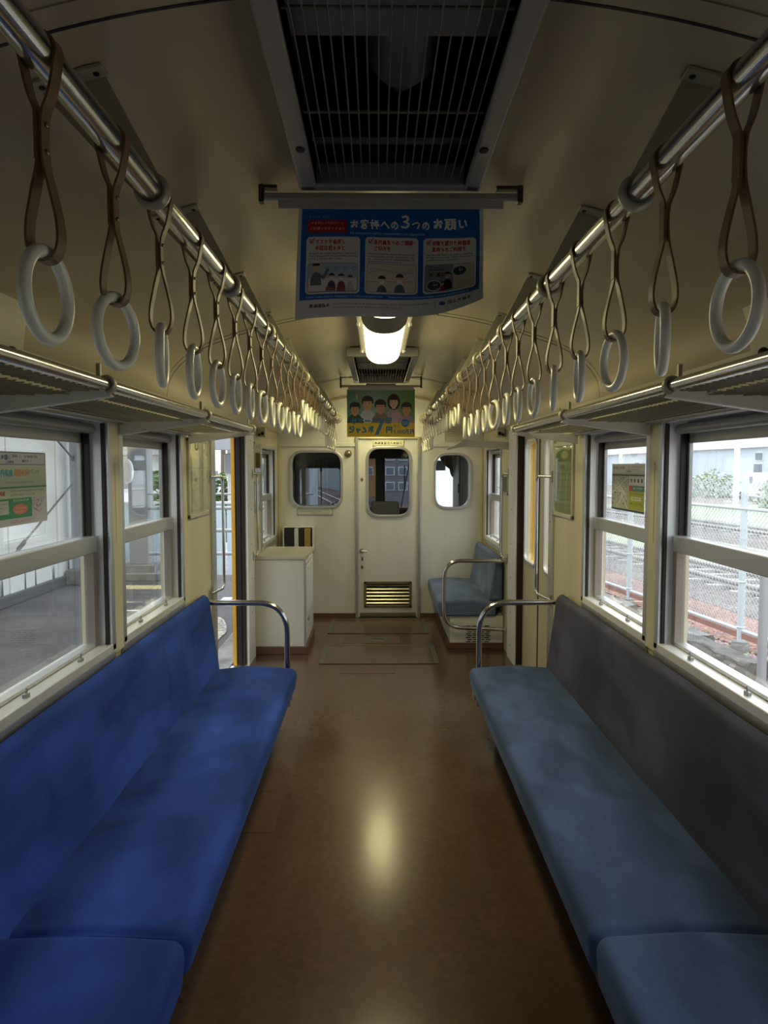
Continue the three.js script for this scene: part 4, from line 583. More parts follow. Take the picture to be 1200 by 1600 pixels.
sticker(-1, 1.88, 2.25, 1.312, 1.525, 'clinic advert sticker in green and pink on the nearest left window', (g, W, H) => {
  g.fillStyle = '#cfcdd2'; g.fillRect(0, 0, W, H); g.strokeStyle = '#5f666c'; g.lineWidth = 6; g.beginPath(); g.roundRect(8, 8, W - 24, 100, 16); g.stroke();
  jt(g, '車内事', 10, 26, 46, '#2f3c86', 0.13); jt(g, '防止のお願い', 120, 26, 48, '#2f3c86', 0.14); jt(g, '車両用ドアに、から立入断利用ご協力', 420, 26, 26, '#33406e', 0.12); jt(g, '三岐鉄道', 330, 74, 28, '#33406e', 0.12); jt(g, '理解をおねがい', 560, 66, 26, '#33406e', 0.12);
  g.fillStyle = '#cfd3b2'; g.fillRect(0, 122, W, 172); jt(g, 'さとう', 60, 150, 72, '#c9793a', 0.17, 0.8); jt(g, '内科病', 250, 146, 70, '#56a8bc', 0.17, 0.85); jt(g, '理解利用', 440, 146, 66, '#d9935e', 0.16, 0.85); jt(g, 'クリニック', 660, 142, 58, '#8fb27a', 0.14, 0.6); small(g, 300, 250, 420, 16, '#8c9078');
  g.fillStyle = '#4c9a58'; g.fillRect(0, 294, W, 14); g.fillStyle = '#d0d3b6'; g.fillRect(0, 308, W, 84); jt(g, '科 内科病', 160, 326, 44, '#c04a38', 0.16, 0.8); small(g, 380, 322, W - 420, 18, '#7b7c6c', 2, 1.9);
  g.fillStyle = '#3f9460'; g.fillRect(0, 392, W * 0.74, 168); g.fillStyle = '#c9cac4'; g.fillRect(20, 408, 330, 112); small(g, 40, 424, 290, 18, '#888', 3, 1.8); small(g, 420, 400, 220, 22, '#d9e6d2'); g.fillStyle = '#d97f76'; g.beginPath(); g.ellipse(520, 486, 110, 44, 0, 0, 7); g.fill(); small(g, 450, 466, 140, 20, '#e9b8ac', 2, 1.5);
  g.fillStyle = '#c3c2c6'; g.fillRect(W * 0.74, 392, W * 0.26, 168); g.strokeStyle = '#777'; g.lineWidth = 4; for (let i = 0; i < 16; i++) { g.beginPath(); const x = W * 0.75 + rr(0, W * 0.2), y = 400 + rr(0, 140); g.moveTo(x, y); g.lineTo(x + rr(-60, 60), y + rr(-50, 50)); g.stroke(); } g.fillStyle = '#b8516a'; for (let i = 0; i < 6; i++) g.fillRect(W * 0.76 + rr(0, W * 0.2), 400 + rr(0, 140), 20, 12);
  g.fillStyle = '#c6c5ca'; g.fillRect(0, 560, W, H - 560); small(g, 380, 572, 350, 30, '#c98a9c');
}, 940, 620);
sticker(1, 2.93, 3.34, 1.285, 1.495, 'street map advert sticker in green on the window next to the framed timetable', (g, W, H) => {
  g.fillStyle = '#c9c8c4'; g.fillRect(0, 0, W, H); g.strokeStyle = '#8a8a8a'; g.lineWidth = 4; g.strokeRect(6, 6, W - 12, 118); jt(g, '車内防止のお願い', 20, 30, 40, '#6b6b74', 0.12, 0.8); small(g, 320, 30, 270, 18, '#6b6b74', 2, 2); jt(g, '三岐鉄道', 270, 84, 26, '#6b6b74', 0.12);
  g.fillStyle = '#3e4a40'; g.fillRect(0, 134, W, 18); g.fillStyle = '#a9ad98'; g.fillRect(0, 152, W * 0.56, H - 152); g.strokeStyle = '#dcdcd2'; g.lineWidth = 9; for (let i = 0; i < 12; i++) { g.beginPath(); g.moveTo(rr(0, W * 0.55), rr(160, H)); g.lineTo(rr(0, W * 0.55), rr(160, H)); g.stroke(); } g.fillStyle = '#5a6152'; for (let i = 0; i < 26; i++) g.fillRect(rr(6, W * 0.5), rr(160, H - 30), rr(8, 26), rr(8, 22));
  for (let i = 0; i < 4; i++) { g.fillStyle = '#d9d9d4'; g.fillRect(W * 0.58 + i * 62, 170, 54, 80); g.fillStyle = '#333'; g.fillRect(W * 0.58 + i * 62 + 16, 186, 22, 46); } g.fillStyle = '#4d7a78'; g.fillRect(W * 0.56, 270, W * 0.44, 70); g.fillStyle = '#b04a3c'; g.fillRect(W * 0.56, 270, 60, 70); small(g, W * 0.68, 290, 170, 24, '#cfe0dd');
  g.fillStyle = '#a3a637'; g.fillRect(W * 0.56, 340, W * 0.44, H - 370); g.fillStyle = '#d2d3b4'; g.fillRect(W * 0.62, 410, 190, 44); small(g, W * 0.64, 418, 160, 26, '#444'); small(g, W * 0.6, 360, 220, 28, '#6b6e22'); small(g, W * 0.6, 480, 220, 34, '#5c6020'); g.fillStyle = '#3e4a40'; g.fillRect(0, H - 26, W, 26);
}, 620, 600);

// ---------------------------------------------------------------- on the bulkhead
{
  const plate = (name, x0, x1, y0, y1, label, W, H, draw, r = 0.006) => { const g = thing(name, label, 'sign', [(x0 + x1) / 2, y0, -END]); obj('plate', ex(rrect(x0, x1, y0, y1, r), 0.003, { bevelEnabled: true, bevelSize: 0.001, bevelThickness: 0.001, bevelSegments: 1 }).translate(0, 0, -END + 0.003), M.paper, g); obj('print', new THREE.PlaneGeometry(x1 - x0 - 0.004, y1 - y0 - 0.004).translate((x0 + x1) / 2, (y0 + y1) / 2, -END + 0.0078), printed(canvasTex(W, H, draw), 0.4), g); return g; };
  plate('crew_sign', -0.075, 0.225, 1.685, 1.742, 'narrow white sign with black letters at the top of the cab door', 600, 114, (g, W, H) => { g.fillStyle = '#d3cfb0'; g.fillRect(0, 0, W, H); g.strokeStyle = '#8f8b70'; g.lineWidth = 5; g.strokeRect(6, 6, W - 12, H - 12); jt(g, '乗務員室立入お断り', 28, 30, 58, '#3a382c', 0.13, 1.05); });
  plate('small_notice', -0.815, -0.465, 1.012, 1.085, 'small white notice plate under the left cab window', 640, 134, (g, W, H) => { g.fillStyle = '#c9c8bc'; g.fillRect(0, 0, W, H); g.strokeStyle = '#3f3f3c'; g.lineWidth = 10; g.strokeRect(4, 4, W - 8, H - 8); small(g, 30, 28, W - 90, 18, '#6a6a64', 2, 1.7); small(g, 240, 92, 340, 18, '#6a6a64'); }, 0.003);
  plate('upper_notice', 0.62, 0.83, 1.73, 1.96, 'square white notice above the right cab window', 320, 340, (g, W, H) => { g.fillStyle = '#bdb99c'; g.fillRect(0, 0, W, H); g.strokeStyle = '#8a866a'; g.lineWidth = 5; g.strokeRect(14, 14, W - 28, H - 28); small(g, 40, 40, W - 80, 14, '#777', 8, 2.2); }, 0.004);
  const k = thing('round_lock', 'round brass lock knob high on the bulkhead beside the left cab window', 'lock', [-0.315, 1.61, -END]);
  obj('escutcheon', new THREE.CylinderGeometry(0.033, 0.036, 0.012, 22).rotateX(Math.PI / 2).translate(-0.315, 1.612, -END + 0.006), M.brass, k); obj('knob', new THREE.SphereGeometry(0.02, 14, 10).translate(-0.312, 1.615, -END + 0.022), M.brassSlat, k);
  for (const [s, l] of [[-1, 'small dark door switch box high on the wall past the open doorway'], [1, 'small dark door switch box high on the wall past the closed door']]) { const b = thing('switch_box', l, 'switch', [s * 0.95, 1.7, -5.75]); obj('box', bar(s * 0.93, s * 0.99, 1.72, 1.80, -5.72, -5.8, 0.006), M.wall, b); obj('lens', new THREE.CylinderGeometry(0.014, 0.014, 0.01, 12).rotateX(Math.PI / 2).translate(s * 0.95, 1.75, -5.717), M.black, b); obj('lens', new THREE.CylinderGeometry(0.01, 0.01, 0.01, 12).rotateX(Math.PI / 2).translate(s * 0.975, 1.74, -5.717), M.black, b); }
  for (const [s, l] of [[-1, 'curved access panel with dark knob above the left rack'], [1, 'curved access panel with dark knob above the right rack']]) { // service flaps in the cove
    const g = thing('access_panel', l, 'panel', [s * 0.99, 1.75, -1.6]), pts = [[0.992, 1.70], [0.992, 1.80], [0.984, 1.86], [0.966, 1.91]], sh = new THREE.Shape(); pts.forEach(([x, y], i) => (i ? sh.lineTo(s * (x - 0.006), y) : sh.moveTo(s * (x - 0.006), y))); [...pts].reverse().forEach(([x, y]) => sh.lineTo(s * (x + 0.004), y)); sh.lineTo(s * (pts[0][0] - 0.006), pts[0][1]);
    obj('flap', boxUV(toCreasedNormals(ex(sh, 0.75).translate(0, 0, -1.95), 0.4)), M.wall, g); obj('knob', [new THREE.CylinderGeometry(0.006, 0.006, 0.02, 10).rotateZ(Math.PI / 2).translate(s * 0.976, 1.775, -1.84), new THREE.SphereGeometry(0.013, 12, 8).translate(s * 0.962, 1.775, -1.84)], M.black, g);
  }
}
// floor hatches with metal edge strips, a drain, lino repairs
for (const [i, [x0, x1, D0, D1]] of [[-0.468, 0.43, 5.27, 5.82], [-0.47, 0.42, 6.25, 6.84]].entries()) {
  const g = thing('floor_hatch', i ? 'brown floor hatch in metal edging nearest the cab door' : 'brown floor hatch in metal edging level with the white cabinet', 'hatch', [0, 0, -(D0 + D1) / 2]);
  obj('lid', bar(x0, x1, 0, 0.004, -D0, -D1, 0.001), M.floor, g);
  for (const q of [[x0 - 0.006, x0 + 0.03, D0, D1], [x1 - 0.03, x1 + 0.006, D0, D1], [x0, x1, D0 - 0.005, D0 + 0.01], [x0, x1, D1 - 0.01, D1 + 0.005]]) obj('edge_strip', bar(q[0], q[1], 0.003, 0.0065, -q[2], -q[3], 0.001), M.hatchEdge ??= std([0.16, 0.16, 0.14], 0.35, 0.6), g);
}
{ const g = thing('floor_plug', 'small oval brass plug in the floor between the two hatches', 'plug', [-0.03, 0, -6.03]); obj('disc', new THREE.CylinderGeometry(0.1, 0.105, 0.006, 28).scale(1, 1, 0.55).translate(-0.03, 0.003, -6.03), M.hatchEdge, g); obj('slot', bar(-0.08, 0.02, 0.006, 0.0075, -6.022, -6.038, 0), M.black, g);
  single('lino_patch', bar(-0.32, 0.16, 0, 0.0025, -5.9, -6.16, 0.001), M.floorPatch, 'brown linoleum patch round the small floor plug', 'patch');
  single('lino_patch', bar(-0.3, 0.1, 0, 0.0025, -5.02, -5.2, 0.001), M.floorPatch, 'brown linoleum patch in front of the nearer hatch', 'patch');
  single('lino_patch', bar(-0.58, -0.455, 0, 0.0018, -2.8, -3.15, 0.001), M.floorPatch, 'small brown linoleum patch beside the deep blue bench', 'patch'); }

// ---------------------------------------------------------------- driving cab beyond the bulkhead
{
  const Z = -8.4, w = rect(-1.05, 1.05, 0, 2.25), holes = [[-0.95, -0.47, 1.03, 1.47], [-0.135, 0.375, 1.0, 1.6], [0.6, 0.885, 1.0, 1.62]];
  for (const [a, b, c, d] of holes) w.holes.push(rrect(a, b, c, d, 0.05, THREE.Path));
  setting(obj('wall_front', boxUV(ex(w, 0.05).translate(0, 0, Z - 0.05)), M.cabDark, scene), 'dark front end of the driving cab with three windscreens', 'wall');
  for (const s of [-1, 1]) { const q = rect(6.98, 8.45, 0, 1.9); q.holes.push(rect(7.5, 8.0, 0.95, 1.6, THREE.Path)); setting(obj(s < 0 ? 'wall_cab_left' : 'wall_cab_right', wallward(ex(q, 0.1), s), M.cabDark, scene), 'dark cab side wall with a small window, ' + (s < 0 ? 'platform side' : 'track side'), 'wall'); }
  setting(obj('trim_1', bar(-1, 1, 0.001, 0.004, -6.98, Z, 0), M.cabDark, scene), 'dark mat covering the cab floor', 'floor'); setting(obj('trim_2', bar(-1, 1, 2.0, 2.02, -6.99, Z, 0), M.cabDark, scene), 'dark lining under the cab roof', 'ceiling');
  holes.forEach(([a, b, c, d], i) => { const g = setting(thing('window_' + (++windowCount), 'x', 'window', [(a + b) / 2, c, Z]), 'cab windscreen, ' + ['left', 'middle', 'right'][i] + ' of three', 'window'); obj('pane', ex(rrect(a, b, c, d, 0.05), 0.005).translate(0, 0, Z - 0.03), i === 2 ? M.glass : M.glassTint, g); obj('window_frame', ring(a, b, c, d, 0.05, 0.02, 0.03, 0.003).translate(0, 0, Z - 0.005), M.cabGrey, g); });
  const t = (name, label, cat, gs, m) => single(name, gs, m, label, cat);
  t('windscreen_post', 'grey windscreen pillar seen through the left cab window', 'pillar', bar(-0.925, -0.875, 1.0, 1.5, Z + 0.005, Z + 0.04, 0.01), M.cabGrey);
  t('windscreen_post', 'dark windscreen pillar seen through the cab door window', 'pillar', bar(-0.055, 0.055, 0.9, 1.65, Z + 0.005, Z + 0.06, 0.015), M.cabDark);
  for (const [x, lean, l] of [[-0.70, 0.0, 'upright black wiper seen through the left cab window'], [0.25, 0.10, 'slanted black wiper seen through the cab door window']]) { const g = thing('wiper', l, 'wiper', [x, 1.05, Z - 0.06]); obj('arm', rod(V(x, 1.0, Z - 0.065), V(x + lean, lean ? 1.56 : 1.36, Z - 0.065), 0.006), M.black, g); obj('blade', bar(x + lean * 0.4 - 0.006, x + lean * 0.4 + 0.006, 1.2, 1.5, Z - 0.062, Z - 0.052, 0.002), M.rubber, g); }
  { const g = thing('destination_box', 'dark destination blind housing above the left windscreen', 'housing', [-0.55, 1.47, Z + 0.15]); obj('case', bar(-0.85, -0.2, 1.475, 1.75, Z + 0.02, Z + 0.3, 0.01), M.black, g); obj('crank', rod(V(-0.68, 1.47, Z + 0.2), V(-0.68, 1.43, Z + 0.2), 0.012), M.black, g); }
  { const g = thing('sun_visor', 'dark hinged visor above the middle windscreen', 'visor', [0.12, 1.6, Z + 0.1]); obj('flap', bar(-0.13, 0.38, 1.58, 1.85, Z + 0.05, Z + 0.07, 0.008), M.black, g); obj('hinge', rod(V(-0.13, 1.85, Z + 0.06), V(0.38, 1.85, Z + 0.06), 0.01), M.cabGrey, g); }
  { const g = thing('driver_desk', 'dark control desk below the left windscreen', 'desk', [-0.6, 0, -8.1]); obj('cabinet', bar(-0.98, -0.25, 0.005, 0.92, -7.95, Z + 0.02, 0.02), M.cabDark, g); obj('brake_handle', [rod(V(-0.56, 0.92, -8.1), V(-0.56, 1.06, -8.1), 0.012), rod(V(-0.56, 1.06, -8.1), V(-0.5, 1.09, -8.06), 0.014)], M.alu, g); obj('gauge', new THREE.CylinderGeometry(0.06, 0.06, 0.03, 18).rotateX(1.2).translate(-0.75, 0.97, -8.2), M.cabGrey, g); }
  { const g = thing('driver_chair', 'dark driver chair seen low in the cab door window', 'chair', [0.05, 0, -7.7]); obj('seat_pad', bar(-0.1, 0.22, 0.6, 0.68, -7.55, -7.9, 0.03), M.black, g); obj('backrest', bar(-0.1, 0.2, 0.7, 1.12, -7.5, -7.56, 0.028), M.cabGrey, g); obj('pedestal', rod(V(0.06, 0, -7.72), V(0.06, 0.62, -7.72), 0.04), M.black, g); }
  { const g = thing('equipment_case', 'grey equipment case on the right side of the cab', 'case', [0.92, 0.9, -7.9]); obj('case', bar(0.855, 0.99, 0.7, 1.62, -7.6, -8.38, 0.02), M.cabGrey, g); obj('switch', bar(0.845, 0.856, 1.2, 1.3, -7.7, -7.78, 0.003), M.black, g); obj('pipe', rod(V(0.85, 0.7, -7.56), V(0.85, 1.7, -7.56), 0.012), M.cabDark, g); }
  { const g = thing('roller_blind', 'dark rolled curtain hanging at the right windscreen', 'blind', [0.78, 1.5, Z + 0.1]); obj('cloth', toCreasedNormals(ex((() => { const s = new THREE.Shape(); s.moveTo(0.7, 1.72); s.lineTo(0.852, 1.72); s.lineTo(0.852, 1.36); s.quadraticCurveTo(0.82, 1.38, 0.81, 1.46); s.quadraticCurveTo(0.74, 1.5, 0.7, 1.58); s.lineTo(0.7, 1.72); return s; })(), 0.03).translate(0, 0, Z + 0.08), 0.5), M.black, g); obj('rod', rod(V(0.58, 1.7, Z + 0.095), V(0.854, 1.7, Z + 0.095), 0.008), M.alu, g); }
  { const g = thing('number_sticker', 'pale number sticker at the top of the right windscreen', 'sticker', [0.68, 1.46, Z]); obj('print', [new THREE.PlaneGeometry(0.17, 0.12).translate(0.69, 1.5, Z - 0.024), new THREE.PlaneGeometry(0.17, 0.12).rotateY(Math.PI).translate(0.69, 1.5, Z - 0.0243)], printed(canvasTex(170, 120, (g, W, H) => { g.fillStyle = '#a9b4b8'; g.fillRect(0, 0, W, H); g.save(); g.translate(W, 0); g.scale(-1, 1); g.fillStyle = '#7a868c'; g.font = 'bold 100px sans-serif'; g.fillText('72', 34, 95); g.restore(); })), g); }
}

// ---------------------------------------------------------------- outside, platform side
const GY = -0.95, PY = -0.1;
const world = (name, g, m, label, cat, kind = 'structure') => tag(obj(name, g, m, scene), label, cat, null, kind);
world('ground', bar(-120, 160, GY - 0.3, GY, 40, -220, 0), M.gravel, 'pale gravel ground of the railway yard', 'ground');
world('platform', bar(-4.5, -1.22, GY - 0.1, PY, 12, -10.4, 0), M.platform, 'grey asphalt station platform beside the open doorway', 'platform');
world('platform_edge', bar(-1.42, -1.2, PY - 0.16, PY + 0.004, 12, -10.4, 0.01), M.concrete, 'concrete coping along the platform edge', 'kerb');
for (let i = 0; i < 1; i++) { // tactile strip of small tiles
  const g = tag(thing('tactile_strip', 'dull yellow tactile tile strip along the platform', 'paving', [-2.45, PY, -6]), 'dull yellow tactile tile strip along the platform', 'paving', null, 'structure'), tg = bar(-0.145, 0.145, 0, 0.006, -0.145, 0.145, 0.003), dots = []; for (let a = 0; a < 4; a++) for (let b = 0; b < 4; b++) dots.push(new THREE.CylinderGeometry(0.014, 0.02, 0.006, 6).translate(-0.105 + a * 0.07, 0.008, -0.105 + b * 0.07)); const tile = join([tg, ...dots]);
  for (let k = 0; k < 30; k++) { const t = mesh('tile', tile, M.tactile, g); t.position.set(rr(-0.003, 0.003), 0, 6 - 1.2 - k * 0.3); }
  const cross = tag(thing('tactile_strip', 'x', 'paving', [-3, PY, -9.3]), 'short yellow tactile strip across the platform end', 'paving', null, 'structure'); for (let k = 0; k < 4; k++) { const t = mesh('tile', tile, M.tactile, cross); t.position.set(-0.45 + k * 0.3, 0, 0); }
}
single('painted_line', bar(-2.86, -2.4, PY, PY + 0.003, -7.75, -7.81, 0), M.paper, 'thin white painted line across the asphalt platform', 'line');
{ const s = new THREE.Shape(); for (let i = 0; i <= 30; i++) { const a = i / 30 * Math.PI * 2, r = 0.42 + 0.16 * fbm(Math.cos(a) * 2 + 5, Math.sin(a) * 2 + 5, 300, 3); const p = [Math.cos(a) * r * 0.6, Math.sin(a) * r * 1.7]; i ? s.lineTo(...p) : s.moveTo(...p); } single('white_patch', ex(s, 0.012, { bevelEnabled: true, bevelSize: 0.02, bevelThickness: 0.006, bevelSegments: 2 }).rotateX(-Math.PI / 2).translate(-1.78, PY + 0.002, -6.5), std([0.7, 0.7, 0.68], 0.9, 0, { map: M.gravel.map }), 'ragged white patch on the platform outside the open doorway', 'patch');
  for (const [x, z, l] of [[-1.9, -8.4, 'small white square mark on the platform, farther one'], [-1.98, -7.75, 'small white square mark on the platform, nearer one']]) single('square_mark', bar(x, x + 0.12, PY, PY + 0.004, z, z - 0.16, 0), M.paper, l, 'mark'); }
{ // white sheet wall with vertical joints, braces and columns
  const g = tag(thing('sheet_wall', 'x', 'wall', [-4.25, PY, -6]), 'tall white metal sheet wall at the back of the platform', 'wall', null, 'structure'), w = 0.62;
  for (let k = 0; k < 22; k++) { const z = 1.5 - k * w, h = 0.03 * rnd(); const p = mesh('panel', bar(-0.02 - 0.012 * (k % 2), 0.012 - 0.012 * (k % 2), 0.06 + h, 3.0, -w / 2 + 0.004, w / 2 - 0.004, 0.003), M.sheet, g); p.position.z = z + 6; }
  obj('base_beam', bar(-4.3, -4.2, PY, PY + 0.13, 2, -12.3, 0.01), M.steelDark, g);
  const stain = []; for (let i = 0; i < 9; i++) { const z = -6.6 - i * 0.42 - rr(0, 0.3), h = rr(0.08, 0.35); const s = new THREE.Shape(); s.moveTo(-0.02, 0); s.lineTo(rr(-0.01, 0), h); s.lineTo(0.012, h * 0.8); s.lineTo(0.02, 0); stain.push(ex(s, 0.002).rotateY(Math.PI / 2).translate(-4.236, PY + 0.1, z)); } tag(obj('tear', stain, M.steelDark, g), undefined, undefined, null, 'stuff');
  for (const [x, z, r, l] of [[-4.08, -9.62, 0.07, 'grey steel column against the white sheet wall'], [-3.42, -10.2, 0.135, 'broad dark grey column on a stepped plinth at the platform end']]) { const c = thing('platform_column', l, 'column', [x, PY, z]), dark = r > 0.1; obj('shaft', bar(x - r, x + r, PY + (dark ? 0.2 : 0), 3.1, z - r, z + r, 0.008), dark ? M.steel : M.steel, c); obj('plinth', bar(x - r * 1.9, x + r * 1.9, PY, PY + 0.2, z - r * 1.9, z + r * 1.9, 0.01), M.concrete, c); if (dark) obj('plinth_step', bar(x - r * 2.8, x + r * 2.8, PY, PY + 0.1, z - r * 2.8, z + r * 2.8, 0.01), M.concrete, c); }
  const br = thing('brace_rod', 'thin dark brace rod with turnbuckle, lower of the two on the white wall', 'rod', [-4.15, 0.2, -8]); obj('rod', rod(V(-4.1, 1.25, -9.5), V(-4.12, -0.02, -6.9), 0.012), M.steelDark, br); const d = V(-0.02, -1.27, 2.6).normalize(), m = V(-4.1, 1.25, -9.5).addScaledVector(d, 1.42); obj('turnbuckle', [rod(m.clone().add(V(0, 0.02, 0.01)), m.clone().add(V(0, 0.02, 0.01)).addScaledVector(d, 0.2), 0.009), rod(m.clone().add(V(0, -0.02, -0.01)), m.clone().add(V(0, -0.02, -0.01)).addScaledVector(d, 0.2), 0.009)], M.steelDark, br);
  const b2 = thing('brace_rod', 'thin dark brace rod, upper of the two on the white wall', 'rod', [-4.15, 1.8, -8.5]); obj('rod', rod(V(-4.1, 1.62, -9.5), V(-4.12, 2.6, -7.6), 0.012), M.steelDark, b2); obj('eye', new THREE.TorusGeometry(0.03, 0.009, 6, 14).rotateY(Math.PI / 2).translate(-4.09, 1.6, -9.52), M.steelDark, b2);
  const k = thing('pale_roundel', 'round pale dial hanging on a bracket near the dark column', 'roundel', [-3.45, 1.3, -9.7]); obj('case', new THREE.CylinderGeometry(0.19, 0.19, 0.05, 28).rotateX(Math.PI / 2).scale(0.42, 0.9, 1).translate(-3.45, 1.42, -9.75), M.aluPale, k); obj('face', new THREE.CylinderGeometry(0.15, 0.15, 0.01, 28).rotateX(Math.PI / 2).scale(0.42, 0.9, 1).translate(-3.45, 1.42, -9.72), M.paper, k); obj('bracket', bar(-3.48, -3.42, 1.4, 1.44, -9.75, -10.08, 0.005), M.steelDark, k);  // pale flattened roundel on a bracket, identity left open
}
{ // railing across the platform end, blue-white screens behind it
  const g = thing('platform_railing', 'grey tube railing across the end of the platform', 'railing', [-2.3, PY, -10.1]); for (const y of [0.25, 0.58, 0.9, 1.1]) obj('rail', rod(V(-3.3, y, -10.1), V(-0.95, y, -10.1), y > 1 ? 0.014 : 0.026), M.railing, g); for (const x of [-2.9, -1.15]) obj('post', rod(V(x, PY, -10.1), V(x, 1.12, -10.1), 0.028), M.railing, g);
  const f = thing('screen_fence', 'pale blue sheet fence behind the platform railing', 'fence', [-3, GY, -11.6]); for (let k = 0; k < 7; k++) obj('panel', bar(-5.6 + k * 0.62, -5.0 + k * 0.62, GY, 0.86 + 0.02 * (k % 3), -11.6 - 0.02 * (k % 2), -11.62 - 0.02 * (k % 2), 0.002), M.blueSheet, f); obj('top_rail', bar(-5.7, -1.25, 0.88, 0.92, -11.58, -11.65, 0.005), M.aluPale, f);
}
function tree(label, x, y, z, h, r, mat, n, sd) {
  const g = thing('tree', label, 'tree', [x, y, z]); seed = sd; obj('trunk', new THREE.CylinderGeometry(0.05 * h / 4, 0.09 * h / 4, h * 0.6, 8).translate(x, y + h * 0.3, z), M.bark, g); const leaf = new THREE.PlaneGeometry(0.16, 0.1), L = [];
  for (let i = 0; i < n; i++) { const a = rr(0, 6.28), e = Math.acos(rr(-1, 1)), q = r * Math.cbrt(rr(0.2, 1)); L.push(leaf.clone().rotateX(rr(0, 3)).rotateY(rr(0, 6)).translate(x + q * Math.sin(e) * Math.cos(a), y + h * 0.72 + q * 1.2 * Math.cos(e), z + q * Math.sin(e) * Math.sin(a))); }
  tag(obj('foliage', L, mat, g), undefined, undefined, null, 'stuff');
}
function building(label, x0, x1, z0, z1, h, m, wins, face = 'z', extra) { // walls, roof slab, windows with panes on the face towards the line
  const g = thing('building', label, 'building', [(x0 + x1) / 2, GY, (z0 + z1) / 2]); obj('wall', bar(x0, x1, GY, GY + h, z0, z1, 0), m, g); obj('roof', bar(x0 - 0.3, x1 + 0.3, GY + h, GY + h + 0.25, z0 + 0.3, z1 - 0.3, 0), M.buildingPale, g);
  for (const [u, v, w, k] of wins) { const f = face === 'z' ? bar(u, u + w, v, v + k, z0 - 0.05, z0 + 0.06, 0) : bar(x0 - 0.06, x0 + 0.05, v, v + k, u, u - w, 0), p = face === 'z' ? bar(u + 0.06, u + w - 0.06, v + 0.06, v + k - 0.06, z0, z0 + 0.07, 0) : bar(x0 - 0.07, x0, v + 0.06, v + k - 0.06, u - 0.06, u - w + 0.06, 0); const o = obj('window', f, M.aluPale, g); obj('pane', p, M.winDark, o); }
  if (extra) extra(g); return g;
}
{
  const w1 = []; for (let r = 0; r < 3; r++) for (let c = 0; c < 6; c++) w1.push([-15.4 + c * 1.5, 1.4 + r * 2.6, 0.9, 1.1]); building('white apartment house beyond the platform railing', -16, -6.8, -42, -50, 14, M.buildingPale, w1);
  const w2 = []; for (let r = 0; r < 3; r++) for (let c = 0; c < 3; c++) w2.push([-5.9 + c * 0.9, 0.9 + r * 1.9, 0.55, 0.8]); building('narrow pale blue house seen through the open doorway', -6.2, -3.4, -34, -40, 11, M.building, w2, 'z', (g) => obj('shop_sign', bar(-4.4, -3.5, 2.9, 3.9, -33.9, -33.7, 0.02), std([0.05, 0.42, 0.40], 0.5), g));
  const low = []; for (let c = 0; c < 4; c++) low.push([-11.6 + c * 1.5, 0.6, 1.1, 0.8]); building('low shop with a round sign beyond the dark column', -12.4, -6.3, -27, -33, 5.0, M.buildingPale, low, 'z', (g) => { obj('awning', bar(-12.2, -6.5, 1.9, 2.3, -26.2, -27, 0.05), M.steel, g); obj('sign_board', bar(-9.9, -7.6, 2.5, 3.6, -26.7, -26.9, 0.03), M.paper, g); });
  tree('thin leafy street tree above the railing in the open doorway', -5.0, GY, -23, 5.6, 0.55, M.leaf, 700, 501);
  { const h = thing('clipped_hedge', 'dark green clipped hedge beyond the pale blue fence', 'hedge', [-4.8, GY, -18]); seed = 77; const L = [], leaf = new THREE.PlaneGeometry(0.12, 0.08); for (let i = 0; i < 1400; i++) L.push(leaf.clone().rotateX(rr(0, 3)).rotateY(rr(0, 6)).translate(rr(-6.2, -3.3), rr(0.2, 1.36), rr(-18.6, -18))); tag(obj('foliage', L, M.leaf, h), undefined, undefined, null, 'stuff'); }
  { const c = thing('utility_post', 'grey post with a small meter box in the open doorway view', 'post', [-3.0, GY, -14.5]); obj('pole', rod(V(-3.05, GY, -14.5), V(-3.05, 3.6, -14.5), 0.035), M.aluPale, c); obj('meter_box', bar(-3.12, -2.9, 1.35, 1.75, -14.35, -14.5, 0.02), M.railing, c); }
  { const c = thing('warning_cone', 'red and white striped marker beyond the railing', 'cone', [-2.55, GY, -13.2]); obj('body', new THREE.LatheGeometry([[0.14, 0], [0.13, 0.04], [0.05, 0.9], [0.03, 0.95], [0, 0.96]].map(([x, y]) => new THREE.Vector2(x, y + 1.0)), 14).translate(-2.55, GY, -13.2), std([0.6, 0.05, 0.12], 0.5), c); obj('band', new THREE.CylinderGeometry(0.09, 0.11, 0.16, 14).translate(-2.55, GY + 1.36, -13.2), M.paper, c); obj('stand', bar(-2.7, -2.4, GY, GY + 1.02, -13.1, -13.3, 0.01), M.concrete, c); }
  const cn = tag(thing('platform_roof', 'x', 'roof', [-3.5, 3.1, -5]), 'platform canopy above the white sheet wall', 'roof', null, 'structure'); obj('deck', bar(-4.7, -2.5, 3.1, 3.16, 10, -10.6, 0.01), M.sheet, cn); obj('fascia', bar(-2.56, -2.5, 3.0, 3.2, 10, -10.6, 0.005), M.steel, cn);
  // short roof over the far platform end
  const rf = tag(thing('platform_roof', 'x', 'roof', [-2.7, 2.2, -14]), 'grey canopy roof edge at the top of the open doorway', 'roof', null, 'structure'); obj('deck', bar(-4.6, -1.5, 1.98, 2.06, -12.6, -18, 0.01), M.steel, rf); obj('fascia', bar(-4.6, -1.5, 1.78, 2.1, -12.55, -12.62, 0.01), M.steel, rf); for (const x of [-4.4, -1.7]) obj('roof_post', rod(V(x, PY, -17), V(x, 2.0, -17), 0.05), M.steel, rf);
}

